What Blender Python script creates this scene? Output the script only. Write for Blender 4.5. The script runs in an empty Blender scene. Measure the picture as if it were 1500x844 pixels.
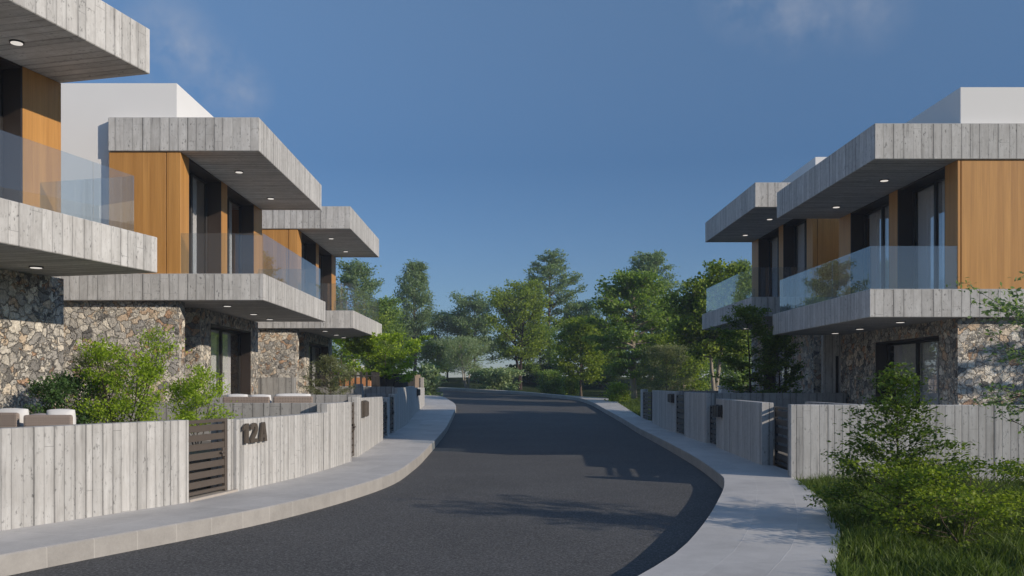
import bpy, math, random
import numpy as np
from mathutils import Vector, Matrix

SC = bpy.context.scene
COL = SC.collection
R_ = math.radians

# ------------------------------------------------------------------ camera, sky, sun, exposure
cam = bpy.data.cameras.new('camera')
cam.sensor_width = 36.0
cam.lens = 31.2
cam.shift_x = 0.0067
cam.shift_y = 0.094
cam.clip_start = 0.05
cam.clip_end = 6000
cam_o = bpy.data.objects.new('camera', cam)
COL.objects.link(cam_o)
cam_o.location = (0, 0, 1.85)
cam_o.rotation_euler = (R_(90), 0, 0)
SC.camera = cam_o

SUN_AZ = 31.0      # the sun stands to +X, this many degrees towards -Y
SUN_EL = 20.5
sun = bpy.data.lights.new('sun', 'SUN')
sun.energy = 3.2
sun.angle = R_(0.6)
sun.color = (1.0, 0.88, 0.73)
sun_o = bpy.data.objects.new('sun', sun)
COL.objects.link(sun_o)
sd = Vector((math.cos(R_(SUN_EL)) * math.cos(R_(SUN_AZ)), -math.cos(R_(SUN_EL)) * math.sin(R_(SUN_AZ)), math.sin(R_(SUN_EL))))
sun_o.rotation_euler = (-sd).to_track_quat('-Z', 'Y').to_euler()
sun_o.location = sd * 60

world = bpy.data.worlds.new('World')
SC.world = world
world.use_nodes = True
wn, wl = world.node_tree.nodes, world.node_tree.links
wn.clear()
w_out = wn.new('ShaderNodeOutputWorld')
w_bg = wn.new('ShaderNodeBackground')
w_bg.inputs['Strength'].default_value = 0.15
sky = wn.new('ShaderNodeTexSky')
sky.sky_type = 'NISHITA'
sky.sun_disc = False
sky.sun_elevation = R_(SUN_EL)
sky.sun_rotation = math.atan2(sd.x, sd.y)
sky.altitude = 0
sky.air_density = 1.0
sky.dust_density = 0.0
sky.ozone_density = 3.5
w_tc = wn.new('ShaderNodeTexCoord')
w_noise = wn.new('ShaderNodeTexNoise')
w_noise.inputs['Scale'].default_value = 9.0
w_noise.inputs['Detail'].default_value = 6.0
w_noise.inputs['Roughness'].default_value = 0.6
wl.new(w_tc.outputs['Generated'], w_noise.inputs['Vector'])


def w_math(op, a, b=None, c=None, clamp=False):
    n = wn.new('ShaderNodeMath'); n.operation = op; n.use_clamp = clamp
    for i, v in enumerate((a, b, c)):
        if v is None: continue
        if isinstance(v, (int, float)): n.inputs[i].default_value = v
        else: wl.new(v, n.inputs[i])
    return n.outputs[0]


mask = None
for (dx, dz, rad, st) in ((-.375, .385, .055, 1.0), (-.335, .355, .05, .9), (-.30, .33, .04, .9), (.27, .436, .05, .7), (.32, .418, .05, .75), (.36, .412, .04, .6), (.41, .425, .05, .5)):
    v = Vector((dx, 1, dz)).normalized()
    d = wn.new('ShaderNodeVectorMath'); d.operation = 'DISTANCE'
    wl.new(w_tc.outputs['Generated'], d.inputs[0]); d.inputs[1].default_value = v
    m = w_math('MULTIPLY', w_math('SUBTRACT', 1.0, w_math('DIVIDE', d.outputs['Value'], rad), clamp=True), st)
    mask = m if mask is None else w_math('MAXIMUM', mask, m)
puff = w_math('MULTIPLY', w_math('SUBTRACT', w_noise.outputs['Fac'], 0.40, clamp=True), 3.0, clamp=True)
cl = w_math('MULTIPLY', w_math('MULTIPLY', mask, puff), 0.9, clamp=True)
w_mix = wn.new('ShaderNodeMix'); w_mix.data_type = 'RGBA'
wl.new(cl, w_mix.inputs['Factor'])
w_sep = wn.new('ShaderNodeSeparateXYZ'); wl.new(w_tc.outputs['Generated'], w_sep.inputs[0])
w_ramp = wn.new('ShaderNodeValToRGB')       # clear dry air: the band above the horizon stays blue instead of white
for e_, (p_, c_) in zip([w_ramp.color_ramp.elements.new(.5), w_ramp.color_ramp.elements.new(.6)] + list(w_ramp.color_ramp.elements)[:0], ((.10, (.30, .35, .44)), (.24, (.31, .375, .45)))):
    e_.position = p_; e_.color = (*c_, 1)
w_ramp.color_ramp.elements[0].color = (.27, .30, .42, 1)
w_ramp.color_ramp.elements[-1].position = .62
w_ramp.color_ramp.elements[-1].color = (1, .93, .84, 1)
wl.new(w_sep.outputs['Z'], w_ramp.inputs[0])
w_tint = wn.new('ShaderNodeMix'); w_tint.data_type = 'RGBA'; w_tint.blend_type = 'MULTIPLY'
w_tint.inputs['Factor'].default_value = 1.0
wl.new(sky.outputs[0], w_tint.inputs['A']); wl.new(w_ramp.outputs['Color'], w_tint.inputs['B'])
wl.new(w_tint.outputs['Result'], w_mix.inputs['A'])
w_mix.inputs['B'].default_value = (2.6, 2.7, 3.0, 1)
wl.new(w_mix.outputs['Result'], w_bg.inputs['Color'])
wl.new(w_bg.outputs[0], w_out.inputs[0])

SC.view_settings.view_transform = 'Standard'
SC.view_settings.look = 'None'
SC.view_settings.exposure = 0.28
SC.view_settings.gamma = 1.0
SC.view_settings.use_curve_mapping = False
SC.render.engine = 'CYCLES'
SC.cycles.max_bounces = 10
SC.cycles.diffuse_bounces = 6
SC.cycles.transparent_max_bounces = 16
SC.cycles.use_denoising = True


# ------------------------------------------------------------------ the lie of the land
def ramp(y):
    """height of the street: level to y = 32, then rising gently"""
    t = np.maximum(0.0, np.asarray(y, float) - 32.0)
    return np.where(t < 4, t * t * 0.03 / 8, 0.06 + (t - 4) * 0.03)


def fr(y): return float(ramp(y))


def gp(px, py, z=0.18):
    """where the sight line through a measured photo point meets the street level + z"""
    lo, hi = 3.0, 120.0
    for _ in range(60):
        m = (lo + hi) / 2
        if (1.85 - z - fr(m)) * 1300 / m > (py - 563): lo = m
        else: hi = m
    return ((px - 740) * lo / 1300, lo)


# ------------------------------------------------------------------ material helpers
class NT:
    def __init__(s, name):
        s.m = bpy.data.materials.new(name); s.m.use_nodes = True
        s.n, s.l = s.m.node_tree.nodes, s.m.node_tree.links
        s.n.clear()
        s.out = s.n.new('ShaderNodeOutputMaterial')

    def node(s, t, **kw):
        n = s.n.new(t)
        for k, v in kw.items(): setattr(n, k, v)
        return n

    def put(s, sock, v):
        if v is None: return
        if hasattr(v, 'links'): s.l.new(v, sock)
        else:
            if isinstance(v, (tuple, list)) and len(v) == 3 and len(sock.default_value) == 4: v = (*v, 1)
            sock.default_value = v

    def math(s, op, a, b=None, c=None, clamp=False):
        n = s.node('ShaderNodeMath', operation=op, use_clamp=clamp)
        for i, v in enumerate((a, b, c)): s.put(n.inputs[i], v)
        return n.outputs[0]

    def uv(s): return s.node('ShaderNodeUVMap').outputs[0]
    def obj(s): return s.node('ShaderNodeTexCoord').outputs['Object']
    def geo(s): return s.node('ShaderNodeNewGeometry')

    def sep(s, v):
        n = s.node('ShaderNodeSeparateXYZ'); s.put(n.inputs[0], v); return n.outputs

    def comb(s, x, y, z=0.0):
        n = s.node('ShaderNodeCombineXYZ')
        for i, v in enumerate((x, y, z)): s.put(n.inputs[i], v)
        return n.outputs[0]

    def noise(s, v, scale=5, detail=4, rough=.55, dist=0.0, dim='3D'):
        n = s.node('ShaderNodeTexNoise', noise_dimensions=dim)
        s.put(n.inputs['Vector'], v) if dim != '1D' else s.put(n.inputs['W'], v)
        n.inputs['Scale'].default_value = scale; n.inputs['Detail'].default_value = detail
        n.inputs['Roughness'].default_value = rough; n.inputs['Distortion'].default_value = dist
        return n.outputs['Fac']

    def white(s, w):
        n = s.node('ShaderNodeTexWhiteNoise', noise_dimensions='1D'); s.put(n.inputs['W'], w); return n.outputs['Value']

    def step(s, v, a, b, lo=0.0, hi=1.0):
        n = s.node('ShaderNodeMapRange', interpolation_type='SMOOTHSTEP')
        s.put(n.inputs[0], v)
        for i, x in enumerate((a, b, lo, hi)): n.inputs[1 + i].default_value = x
        return n.outputs[0]

    def mix(s, f, a, b, mode='MIX'):
        n = s.node('ShaderNodeMix', data_type='RGBA', blend_type=mode)
        s.put(n.inputs['Factor'], f); s.put(n.inputs['A'], a); s.put(n.inputs['B'], b)
        return n.outputs['Result']

    def ramp(s, f, stops, interp='LINEAR'):
        n = s.node('ShaderNodeValToRGB'); n.color_ramp.interpolation = interp
        e = n.color_ramp.elements
        while len(e) < len(stops): e.new(0.5)
        for el, (p, c) in zip(e, stops): el.position = p; el.color = (*c, 1)
        s.put(n.inputs[0], f); return n.outputs[0]

    def bump(s, h, strength=.4, dist=.01):
        n = s.node('ShaderNodeBump'); n.inputs['Strength'].default_value = strength
        n.inputs['Distance'].default_value = dist; s.put(n.inputs['Height'], h); return n.outputs[0]

    def principled(s, color, rough=.7, metal=0.0, normal=None, spec=.5):
        n = s.node('ShaderNodeBsdfPrincipled')
        s.put(n.inputs['Base Color'], color); s.put(n.inputs['Roughness'], rough)
        n.inputs['Metallic'].default_value = metal
        n.inputs['Specular IOR Level'].default_value = spec
        if normal is not None: s.put(n.inputs['Normal'], normal)
        s.l.new(n.outputs[0], s.out.inputs[0])
        return n


def board_concrete(name, w, tone, dirt=1.0, seed=0.0):
    t = NT(name)
    u, v, _ = t.sep(t.uv())
    u = t.math('ADD', u, seed)
    wob = t.math('MULTIPLY', t.math('SUBTRACT', t.noise(t.math('MULTIPLY', u, 1 / w), 0.9, 1, dim='1D'), .5), w * .7)
    us = t.math('DIVIDE', t.math('ADD', u, wob), w)
    bid = t.math('FLOOR', us)
    f = t.math('SUBTRACT', us, bid)
    near = t.math('MULTIPLY', t.math('MINIMUM', f, t.math('SUBTRACT', 1.0, f)), w)
    lrand = t.white(t.math('ROUND', us))
    rnd = t.white(t.math('ADD', bid, 31.7))
    ragged = t.noise(t.comb(t.math('MULTIPLY', u, 30), t.math('MULTIPLY', v, 9)), 1, 4)
    wid = t.math('ADD', .003, t.math('MULTIPLY', ragged, .012))
    groove = t.math('SUBTRACT', 1.0, t.math('DIVIDE', near, wid), clamp=True)
    groove = t.math('MULTIPLY', t.math('POWER', groove, .6), t.math('ADD', .30, t.math('MULTIPLY', lrand, .7)))
    # butt joints between board lengths
    jv = t.math('ADD', t.math('DIVIDE', v, 2.1), t.math('MULTIPLY', rnd, 7.3))
    jf = t.math('SUBTRACT', jv, t.math('FLOOR', jv))
    joint = t.math('MULTIPLY', t.math('LESS_THAN', jf, .0024), .7)
    groove = t.math('MAXIMUM', groove, joint)
    grain = t.noise(t.comb(t.math('MULTIPLY', u, 46), t.math('MULTIPLY', v, 2.2), t.math('MULTIPLY', bid, 3.1)), 1, 5, .6)
    blot = t.noise(t.comb(t.math('MULTIPLY', u, 5), t.math('MULTIPLY', v, 2.4), t.math('MULTIPLY', bid, 1.7)), 1, 5, .65)
    pits = t.step(t.noise(t.comb(t.math('MULTIPLY', u, 22), t.math('MULTIPLY', v, 10), t.math('MULTIPLY', bid, 5.3)), 1, 5, .7), .56, .66)
    pits = t.math('MULTIPLY', pits, t.step(blot, .38, .58))
    streak = t.step(t.noise(t.comb(t.math('MULTIPLY', u, 15), t.math('MULTIPLY', v, .8), 4.0), 1, 4, .6), .54, .74)
    edge = t.math('MULTIPLY', t.math('SUBTRACT', 1.0, t.math('DIVIDE', near, .05), clamp=True), t.math('MULTIPLY', lrand, .35))
    k = t.math('ADD', .86, t.math('MULTIPLY', rnd, .24))
    k = t.math('ADD', k, t.math('MULTIPLY', t.math('SUBTRACT', grain, .5), .30))
    k = t.math('ADD', k, t.math('MULTIPLY', t.math('SUBTRACT', blot, .5), .55 * dirt))
    k = t.math('SUBTRACT', k, t.math('MULTIPLY', pits, .42 * dirt))
    k = t.math('SUBTRACT', k, t.math('MULTIPLY', streak, .26 * dirt))
    k = t.math('SUBTRACT', k, t.math('MULTIPLY', edge, .75))
    k = t.math('MULTIPLY', k, t.math('SUBTRACT', 1.0, t.math('MULTIPLY', groove, .72)))
    base = t.mix(blot, (tone * 1.04, tone, tone * .95), (tone * .98, tone * .985, tone * .975))
    col = t.mix(1.0, base, t.comb(k, k, k), 'MULTIPLY')
    h = t.math('SUBTRACT', t.math('ADD', t.math('MULTIPLY', grain, .25), t.math('MULTIPLY', rnd, .2)), t.math('ADD', groove, t.math('MULTIPLY', pits, .3)))
    t.principled(col, .82, normal=t.bump(h, .5, .012), spec=.3)
    return t.m


def stone_mat():
    t = NT('rubble_stone')
    u, v, _ = t.sep(t.uv())
    p = t.comb(u, v, 0)

    def warp(sc, amp, k):
        a = t.noise(t.comb(u, v, k), sc, 3); b = t.noise(t.comb(v, u, k + 9), sc, 3)
        return t.math('MULTIPLY', t.math('SUBTRACT', a, .5), amp), t.math('MULTIPLY', t.math('SUBTRACT', b, .5), amp)
    w1, w2, w3 = warp(2.3, .34, 0), warp(9, .17, 3), warp(30, .05, 5)
    du = t.math('ADD', w1[0], t.math('ADD', w2[0], w3[0])); dv = t.math('ADD', w1[1], t.math('ADD', w2[1], w3[1]))
    q = t.comb(t.math('ADD', u, du), t.math('MULTIPLY', t.math('ADD', v, dv), 1.1), 0)

    def vor(feature, scale):
        n = t.node('ShaderNodeTexVoronoi', feature=feature, voronoi_dimensions='2D')
        t.put(n.inputs['Vector'], q); n.inputs['Scale'].default_value = scale
        return n
    # big face stones with patches of small filling stones between them
    pick = t.math('GREATER_THAN', t.sep(vor('F1', 2.6).outputs['Color'])[2], .60)
    big_c, big_e = vor('F1', 5.7).outputs['Color'], vor('DISTANCE_TO_EDGE', 5.7).outputs['Distance']
    sm_c, sm_e = vor('F1', 11.5).outputs['Color'], vor('DISTANCE_TO_EDGE', 11.5).outputs['Distance']
    cc = t.mix(pick, big_c, sm_c)
    ed = t.math('MINIMUM', t.math('ADD', big_e, t.math('MULTIPLY', pick, .0)), t.math('ADD', t.math('MULTIPLY', sm_e, .8), t.math('MULTIPLY', t.math('SUBTRACT', 1.0, pick), 9.0)))
    r, g, b = t.sep(cc)
    col = t.ramp(r, [(0, (.15, .145, .14)), (.14, (.34, .325, .31)), (.34, (.58, .54, .48)), (.48, (.42, .40, .38)), (.64, (.72, .67, .59)),
                     (.82, (.58, .47, .36)), (.90, (.46, .29, .19)), (.92, (.24, .235, .23)), (1, (.80, .76, .69))])
    fine = t.noise(t.comb(u, v, t.math('MULTIPLY', g, 40)), 18, 6, .75)
    vein = t.noise(t.comb(t.math('MULTIPLY', u, 2.2), v, t.math('MULTIPLY', b, 40)), 8, 5, .65, 1.4)
    k = t.math('ADD', -.26, t.math('MULTIPLY', fine, 1.8))
    k = t.math('ADD', k, t.math('MULTIPLY', vein, 1.15))
    col = t.mix(1.0, col, t.comb(t.math('MULTIPLY', k, 1.13), t.math('MULTIPLY', k, 1.12), t.math('MULTIPLY', k, 1.08)), 'MULTIPLY')
    lichen = t.step(t.noise(t.comb(u, v, 2.0), 11, 5, .75), .54, .66)
    col = t.mix(t.math('MULTIPLY', lichen, .45), col, (.12, .118, .115))
    rust = t.step(t.noise(t.comb(u, v, 12.0), 6, 5, .7), .58, .70)
    col = t.mix(t.math('MULTIPLY', rust, .32), col, (.40, .24, .13))
    joint = t.step(ed, .004, .055, 1, 0)
    mort = t.mix(t.noise(p, 7, 4), (.028, .026, .025), (.17, .15, .135))
    col = t.mix(t.math('MULTIPLY', joint, t.step(t.noise(p, 5, 4),   .3, .6, .15, .75)), col, mort)
    h = t.math('ADD', t.step(ed, 0, .12), t.math('ADD', t.math('MULTIPLY', fine, .9), t.math('ADD', t.math('MULTIPLY', g, .6), t.math('MULTIPLY', vein, .8))))
    t.principled(col, .88, normal=t.bump(h, .95, .06), spec=.25)
    return t.m


def wood_mat():
    t = NT('oak_cladding')
    u, v, _ = t.sep(t.uv())
    pid = t.math('FLOOR', t.math('DIVIDE', u, .148))
    rnd = t.white(pid)
    grain = t.noise(t.comb(t.math('MULTIPLY', u, 75), t.math('MULTIPLY', v, .9), t.math('MULTIPLY', pid, 4.1)), 1, 5, .65)
    fig = t.noise(t.comb(t.math('MULTIPLY', u, 9), t.math('MULTIPLY', v, .5), t.math('MULTIPLY', pid, 2.3)), 1, 4, .6, .4)
    col = t.mix(t.math('ADD', t.math('MULTIPLY', fig, .8), t.math('MULTIPLY', rnd, .25)), (.33, .150, .038), (.64, .335, .10))
    k = t.math('ADD', .72, t.math('MULTIPLY', grain, .56))
    col = t.mix(1.0, col, t.comb(k, k, k), 'MULTIPLY')
    t.principled(col, .5, normal=t.bump(grain, .15, .003), spec=.35)
    return t.m


def flat_mat(name, color, rough=.6, metal=0.0, spec=.5, vary=.06, scale=6):
    t = NT(name)
    n = t.noise(t.obj(), scale, 5, .6)
    k = t.math('ADD', 1 - vary, t.math('MULTIPLY', n, 2 * vary))
    col = t.mix(1.0, color, t.comb(k, k, k), 'MULTIPLY')
    t.principled(col, t.math('ADD', rough - .05, t.math('MULTIPLY', n, .1)), metal, spec=spec)
    return t.m


def clear_glass(name, tint, mirror=.0, sky_sheen=.0, ior=1.5):
    t = NT(name)
    tr = t.node('ShaderNodeBsdfTransparent'); t.put(tr.inputs[0], tint)
    gl = t.node('ShaderNodeBsdfGlossy'); gl.inputs['Roughness'].default_value = .0; t.put(gl.inputs[0], (1, 1, 1))
    fz = t.node('ShaderNodeFresnel'); fz.inputs['IOR'].default_value = ior
    mx = t.node('ShaderNodeMixShader')
    front = t.math('SUBTRACT', 1.0, t.geo().outputs['Backfacing'])
    t.put(mx.inputs[0], t.math('MULTIPLY', t.math('ADD', fz.outputs[0], mirror, clamp=True), front))
    df = t.node('ShaderNodeBsdfDiffuse'); t.put(df.inputs[0], (.75, .78, .85))  # pale diffuse share, painted in for the sky's reflection on the glass
    m2 = t.node('ShaderNodeMixShader'); m2.inputs[0].default_value = sky_sheen
    t.l.new(tr.outputs[0], m2.inputs[1]); t.l.new(df.outputs[0], m2.inputs[2])
    t.l.new(m2.outputs[0], mx.inputs[1]); t.l.new(gl.outputs[0], mx.inputs[2])
    t.l.new(mx.outputs[0], t.out.inputs[0])
    return t.m


def asphalt_mat():
    t = NT('asphalt')
    p = t.geo().outputs['Position']
    fine = t.noise(p, 34, 4, .85); mid = t.noise(p, 14, 4, .7); big = t.noise(p, .5, 4, .6)
    k = t.math('ADD', t.math('MULTIPLY', t.step(fine, .42, .70), .15), t.math('MULTIPLY', mid, .07))
    k = t.math('ADD', k, t.math('MULTIPLY', big, .06))
    col = t.mix(1.0, (.88, .87, .87), t.comb(k, k, k), 'MULTIPLY')
    h = t.math('ADD', fine, t.math('MULTIPLY', mid, .7))
    t.principled(col, .85, normal=t.bump(h, .6, .012), spec=.3)
    return t.m


def paving_mat():
    t = NT('pavement_slabs')
    u, v, _ = t.sep(t.uv())
    pu = t.math('DIVIDE', u, 1.2); pv = t.math('DIVIDE', v, .62)
    iu, iv = t.math('FLOOR', pu), t.math('FLOOR', pv)
    fu, fv = t.math('SUBTRACT', pu, iu), t.math('SUBTRACT', pv, iv)
    eu = t.math('MULTIPLY', t.math('MINIMUM', fu, t.math('SUBTRACT', 1.0, fu)), 1.2)
    ev = t.math('MULTIPLY', t.math('MINIMUM', fv, t.math('SUBTRACT', 1.0, fv)), .62)
    j = t.step(t.math('MINIMUM', eu, ev), .003, .009, 1, 0)
    rnd = t.white(t.math('ADD', t.math('MULTIPLY', iu, 13.7), t.math('MULTIPLY', iv, 5.1)))
    p = t.geo().outputs['Position']
    n = t.noise(p, 3, 6, .65, .3); n2 = t.noise(p, 28, 4, .7); n3 = t.noise(p, .8, 3, .5)
    k = t.math('ADD', .78, t.math('MULTIPLY', rnd, .10))
    k = t.math('ADD', k, t.math('MULTIPLY', t.math('SUBTRACT', n, .5), .40))
    k = t.math('ADD', k, t.math('MULTIPLY', t.math('SUBTRACT', n2, .5), .22))
    k = t.math('ADD', k, t.math('MULTIPLY', t.math('SUBTRACT', n3, .3), .30))
    k = t.math('ADD', k, t.math('MULTIPLY', j, .09))
    col = t.mix(1.0, (.56, .54, .52), t.comb(k, k, k), 'MULTIPLY')
    t.principled(col, .7, normal=t.bump(t.math('SUBTRACT', n2, j), .2, .006), spec=.35)
    return t.m


def kerb_mat():
    t = NT('kerb_concrete')
    u, v, _ = t.sep(t.uv())
    pu = t.math('DIVIDE', u, .56); iu = t.math('FLOOR', pu)
    fu = t.math('SUBTRACT', pu, iu)
    e = t.math('MULTIPLY', t.math('MINIMUM', fu, t.math('SUBTRACT', 1.0, fu)), .56)
    j = t.step(e, .002, .008, 1, 0)
    p = t.geo().outputs['Position']
    n = t.noise(p, 4, 6, .65); n2 = t.noise(p, 40, 3, .7)
    k = t.math('ADD', .70, t.math('MULTIPLY', t.white(iu), .12))
    k = t.math('ADD', k, t.math('MULTIPLY', t.math('SUBTRACT', n, .4), .4))
    k = t.math('ADD', k, t.math('MULTIPLY', t.math('SUBTRACT', n2, .5), .2))
    k = t.math('ADD', k, t.math('MULTIPLY', j, .22))
    col = t.mix(1.0, (.43, .41, .385), t.comb(k, k, k), 'MULTIPLY')
    t.principled(col, .8, normal=t.bump(n2, .2, .005), spec=.3)
    return t.m


def lawn_mat():
    t = NT('grass_ground')
    p = t.geo().outputs['Position']
    x, y, z = t.sep(p)
    n = t.noise(p, .35, 6, .65); n2 = t.noise(p, 6, 5, .7); n3 = t.noise(p, 40, 2, .7)
    f = t.math('ADD', t.math('MULTIPLY', n, .6), t.math('MULTIPLY', n2, .4))
    col = t.ramp(f, [(.3, (.022, .032, .010)), (.5, (.050, .072, .018)), (.62, (.080, .098, .026)), (.75, (.115, .105, .038))])
    t.principled(col, .95, normal=t.bump(t.math('ADD', n2, n3), .9, .12), spec=.1)
    return t.m


def leaf_mat(name, dark, light, trans=.35, warm=None):
    t = NT(name)
    rnd = t.geo().outputs['Random Per Island']
    p = t.geo().outputs['Position']
    n = t.noise(p, 1.1, 3, .6)
    col = t.mix(t.math('ADD', t.math('MULTIPLY', rnd, .75), t.math('MULTIPLY', t.math('SUBTRACT', n, .35), .8), clamp=True), dark, light)
    if warm: col = t.mix(t.step(rnd, .86, .96), col, warm)
    b = t.node('ShaderNodeBsdfPrincipled'); t.put(b.inputs['Base Color'], col); b.inputs['Roughness'].default_value = .55
    b.inputs['Specular IOR Level'].default_value = .3
    tl = t.node('ShaderNodeBsdfTranslucent')
    t.put(tl.inputs[0], t.mix(1.0, col, (1.25, 1.3, .6), 'MULTIPLY'))
    mx = t.node('ShaderNodeMixShader'); mx.inputs[0].default_value = trans
    t.l.new(b.outputs[0], mx.inputs[1]); t.l.new(tl.outputs[0], mx.inputs[2]); t.l.new(mx.outputs[0], t.out.inputs[0])
    return t.m


def bark_mat(name, c):
    t = NT(name)
    x, y, z = t.sep(t.obj())
    n = t.noise(t.comb(t.math('MULTIPLY', x, 9), t.math('MULTIPLY', y, 9), t.math('MULTIPLY', z, 2.0)), 1, 5, .7)
    k = t.math('ADD', .4, t.math('MULTIPLY', n, 1.2))
    t.principled(t.mix(1.0, c, t.comb(k, k, k), 'MULTIPLY'), .9, normal=t.bump(n, .6, .02), spec=.2)
    return t.m


def weave_mat():
    t = NT('woven_rattan')
    u, v, _ = t.sep(t.uv())
    a = t.math('SINE', t.math('MULTIPLY', u, 190)); b = t.math('SINE', t.math('MULTIPLY', v, 190))
    hole = t.step(t.math('MULTIPLY', t.math('ADD', a, 1.0), t.math('ADD', b, 1.0)), 2.1, 2.7)
    n = t.noise(t.obj(), 40, 3)
    col = t.mix(hole, t.mix(n, (.26, .205, .17), (.36, .30, .26)), (.07, .055, .05))
    t.principled(col, .7, normal=t.bump(t.math('SUBTRACT', 1.0, hole), .5, .01), spec=.3)
    return t.m


def lamp_mat():
    t = NT('lamp_glow')
    e = t.node('ShaderNodeEmission'); t.put(e.inputs[0], (1.0, .93, .85)); e.inputs[1].default_value = .6
    t.l.new(e.outputs[0], t.out.inputs[0]); return t.m


M = dict(
    facade=board_concrete('facade_board_concrete', .205, .52, 1.4),
    gwall=board_concrete('garden_board_concrete', .135, .47, 1.1, 3.3),
    gwide=board_concrete('divider_board_concrete', .19, .36, 1.2, 8.1),
    stone=stone_mat(), wood=wood_mat(),
    white=flat_mat('white_plaster', (.76, .755, .745), .75, spec=.25, vary=.03, scale=2),
    surround=flat_mat('dark_window_metal', (.036, .026, .021), .45, spec=.4),
    frame=flat_mat('black_window_frame', (.016, .014, .013), .4, spec=.5),
    bronze=flat_mat('bronze_gate_metal', (.125, .102, .084), .45, metal=.25, vary=.12),
    sign=flat_mat('bronze_sign_metal', (.105, .086, .068), .55, metal=.25, vary=.25, scale=14),
    black=flat_mat('shaded_bronze_metal', (.028, .026, .026), .45, vary=.15),  # the gate bronze again, its colour blackened to imitate shade
    pane=clear_glass('window_glass', (.95, .955, .96), .17),
    balglass=clear_glass('balustrade_glass', (.88, .925, .955), .08, .03),
    room=flat_mat('room_plaster', (.66, .65, .64), .9, spec=.1),
    curtain=flat_mat('curtain_cloth', (.80, .80, .80), .95, spec=.05, scale=30),
    asphalt=asphalt_mat(), paving=paving_mat(), kerb=kerb_mat(), lawn=lawn_mat(),
    weave=weave_mat(), lamp=lamp_mat(),
    cushion=flat_mat('white_cushion_cloth', (.70, .69, .68), .95, spec=.1),
    cushion2=flat_mat('grey_cushion_cloth', (.33, .30, .30), .95, spec=.1),
    lime=flat_mat('pale_sill_stone', (.42, .38, .34), .8, spec=.2, vary=.2, scale=12),
    soil=flat_mat('garden_gravel', (.20, .185, .165), .95, spec=.1, vary=.35, scale=30),
    picket=flat_mat('dark_picket_paint', (.045, .040, .036), .6),
    terracotta=flat_mat('terracotta_panel', (.55, .24, .10), .7, vary=.15),
    screen=flat_mat('beige_screen_timber', (.42, .31, .22), .7, vary=.15),
    bark_dark=bark_mat('dark_bark', (.055, .042, .034)),
    bark_mid=bark_mat('brown_bark', (.13, .10, .075)),
    bark_pale=bark_mat('pale_bark', (.30, .26, .21)),
)
LEAF = dict(
    lime=leaf_mat('lime_leaves', (.15, .245, .018), (.46, .61, .055), .45),
    deep=leaf_mat('deep_green_leaves', (.035, .080, .024), (.11, .20, .055), .35),
    sage=leaf_mat('sage_leaves', (.12, .14, .065), (.34, .36, .19), .4),
    blue=leaf_mat('blue_green_leaves', (.10, .165, .080), (.33, .44, .22), .5),
    mid=leaf_mat('mid_green_leaves', (.10, .18, .035), (.33, .45, .10), .5),
    yellow=leaf_mat('yellow_green_leaves', (.10, .165, .020), (.38, .47, .060), .5),
    willow=leaf_mat('pale_willow_leaves', (.17, .24, .12), (.40, .50, .29), .45),
    glossy=leaf_mat('round_green_leaves', (.035, .08, .016), (.33, .42, .05), .4),
    varieg=leaf_mat('variegated_leaves', (.11, .19, .075), (.38, .48, .25), .4, (0.558, 0.620, 0.372)),
    fern=leaf_mat('layered_green_leaves', (.055, .105, .020), (.24, .33, .060), .45),
    grass=leaf_mat('grass_blades', (.034, .070, .012), (.17, .23, .048), .4),
)


# ------------------------------------------------------------------ mesh helpers
class MB:
    def __init__(s): s.v, s.f, s.uv = [], [], []

    def face(s, pts, uv=None):
        i = len(s.v); s.v += [tuple(p) for p in pts]
        s.f.append(tuple(range(i, i + len(pts)))); s.uv.append(uv)

    def box(s, x0, x1, y0, y1, z0, z1):
        if x0 > x1: x0, x1 = x1, x0
        if y0 > y1: y0, y1 = y1, y0
        i = len(s.v)
        s.v += [(x0, y0, z0), (x1, y0, z0), (x1, y1, z0), (x0, y1, z0), (x0, y0, z1), (x1, y0, z1), (x1, y1, z1), (x0, y1, z1)]
        for q in ((0, 3, 2, 1), (4, 5, 6, 7), (0, 1, 5, 4), (1, 2, 6, 5), (2, 3, 7, 6), (3, 0, 4, 7)):
            s.f.append(tuple(i + k for k in q)); s.uv.append(None)
        return s

    def cyl(s, x, y, z0, z1, r0, r1=None, n=20):
        r1 = r0 if r1 is None else r1
        i = len(s.v)
        for zz, r in ((z0, r0), (z1, r1)):
            for k in range(n):
                a = 2 * math.pi * k / n; s.v.append((x + r * math.cos(a), y + r * math.sin(a), zz))
        for k in range(n):
            j = (k + 1) % n; s.f.append((i + k, i + j, i + n + j, i + n + k)); s.uv.append(None)
        s.f.append(tuple(i + k for k in reversed(range(n)))); s.uv.append(None)
        s.f.append(tuple(i + n + k for k in range(n))); s.uv.append(None)
        return s

    def build(s, name, mat, parent=None, bevel=0.0, smooth=False, segs=1):
        me = bpy.data.meshes.new(name)
        me.from_pydata(s.v, [], s.f)
        me.update()
        ul = me.uv_layers.new(name='UVMap')
        V = s.v; data = []
        for p, uv in zip(me.polygons, s.uv):
            if uv is not None:
                for c in uv: data += c
                continue
            n = p.normal
            if abs(n.z) > .75:
                for k in p.vertices: data += (V[k][1], V[k][0])
            else:
                L = math.hypot(n.x, n.y); tx, ty = -n.y / L, n.x / L
                for k in p.vertices: data += (V[k][0] * tx + V[k][1] * ty, V[k][2])
        ul.data.foreach_set('uv', data)
        me.materials.append(mat)
        if smooth: me.polygons.foreach_set('use_smooth', [True] * len(me.polygons))
        o = bpy.data.objects.new(name, me); COL.objects.link(o)
        if parent is not None: o.parent = parent
        if bevel:
            b = o.modifiers.new('bevel', 'BEVEL'); b.width = bevel; b.segments = segs; b.limit_method = 'ANGLE'; b.angle_limit = R_(40)
        return o


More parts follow.
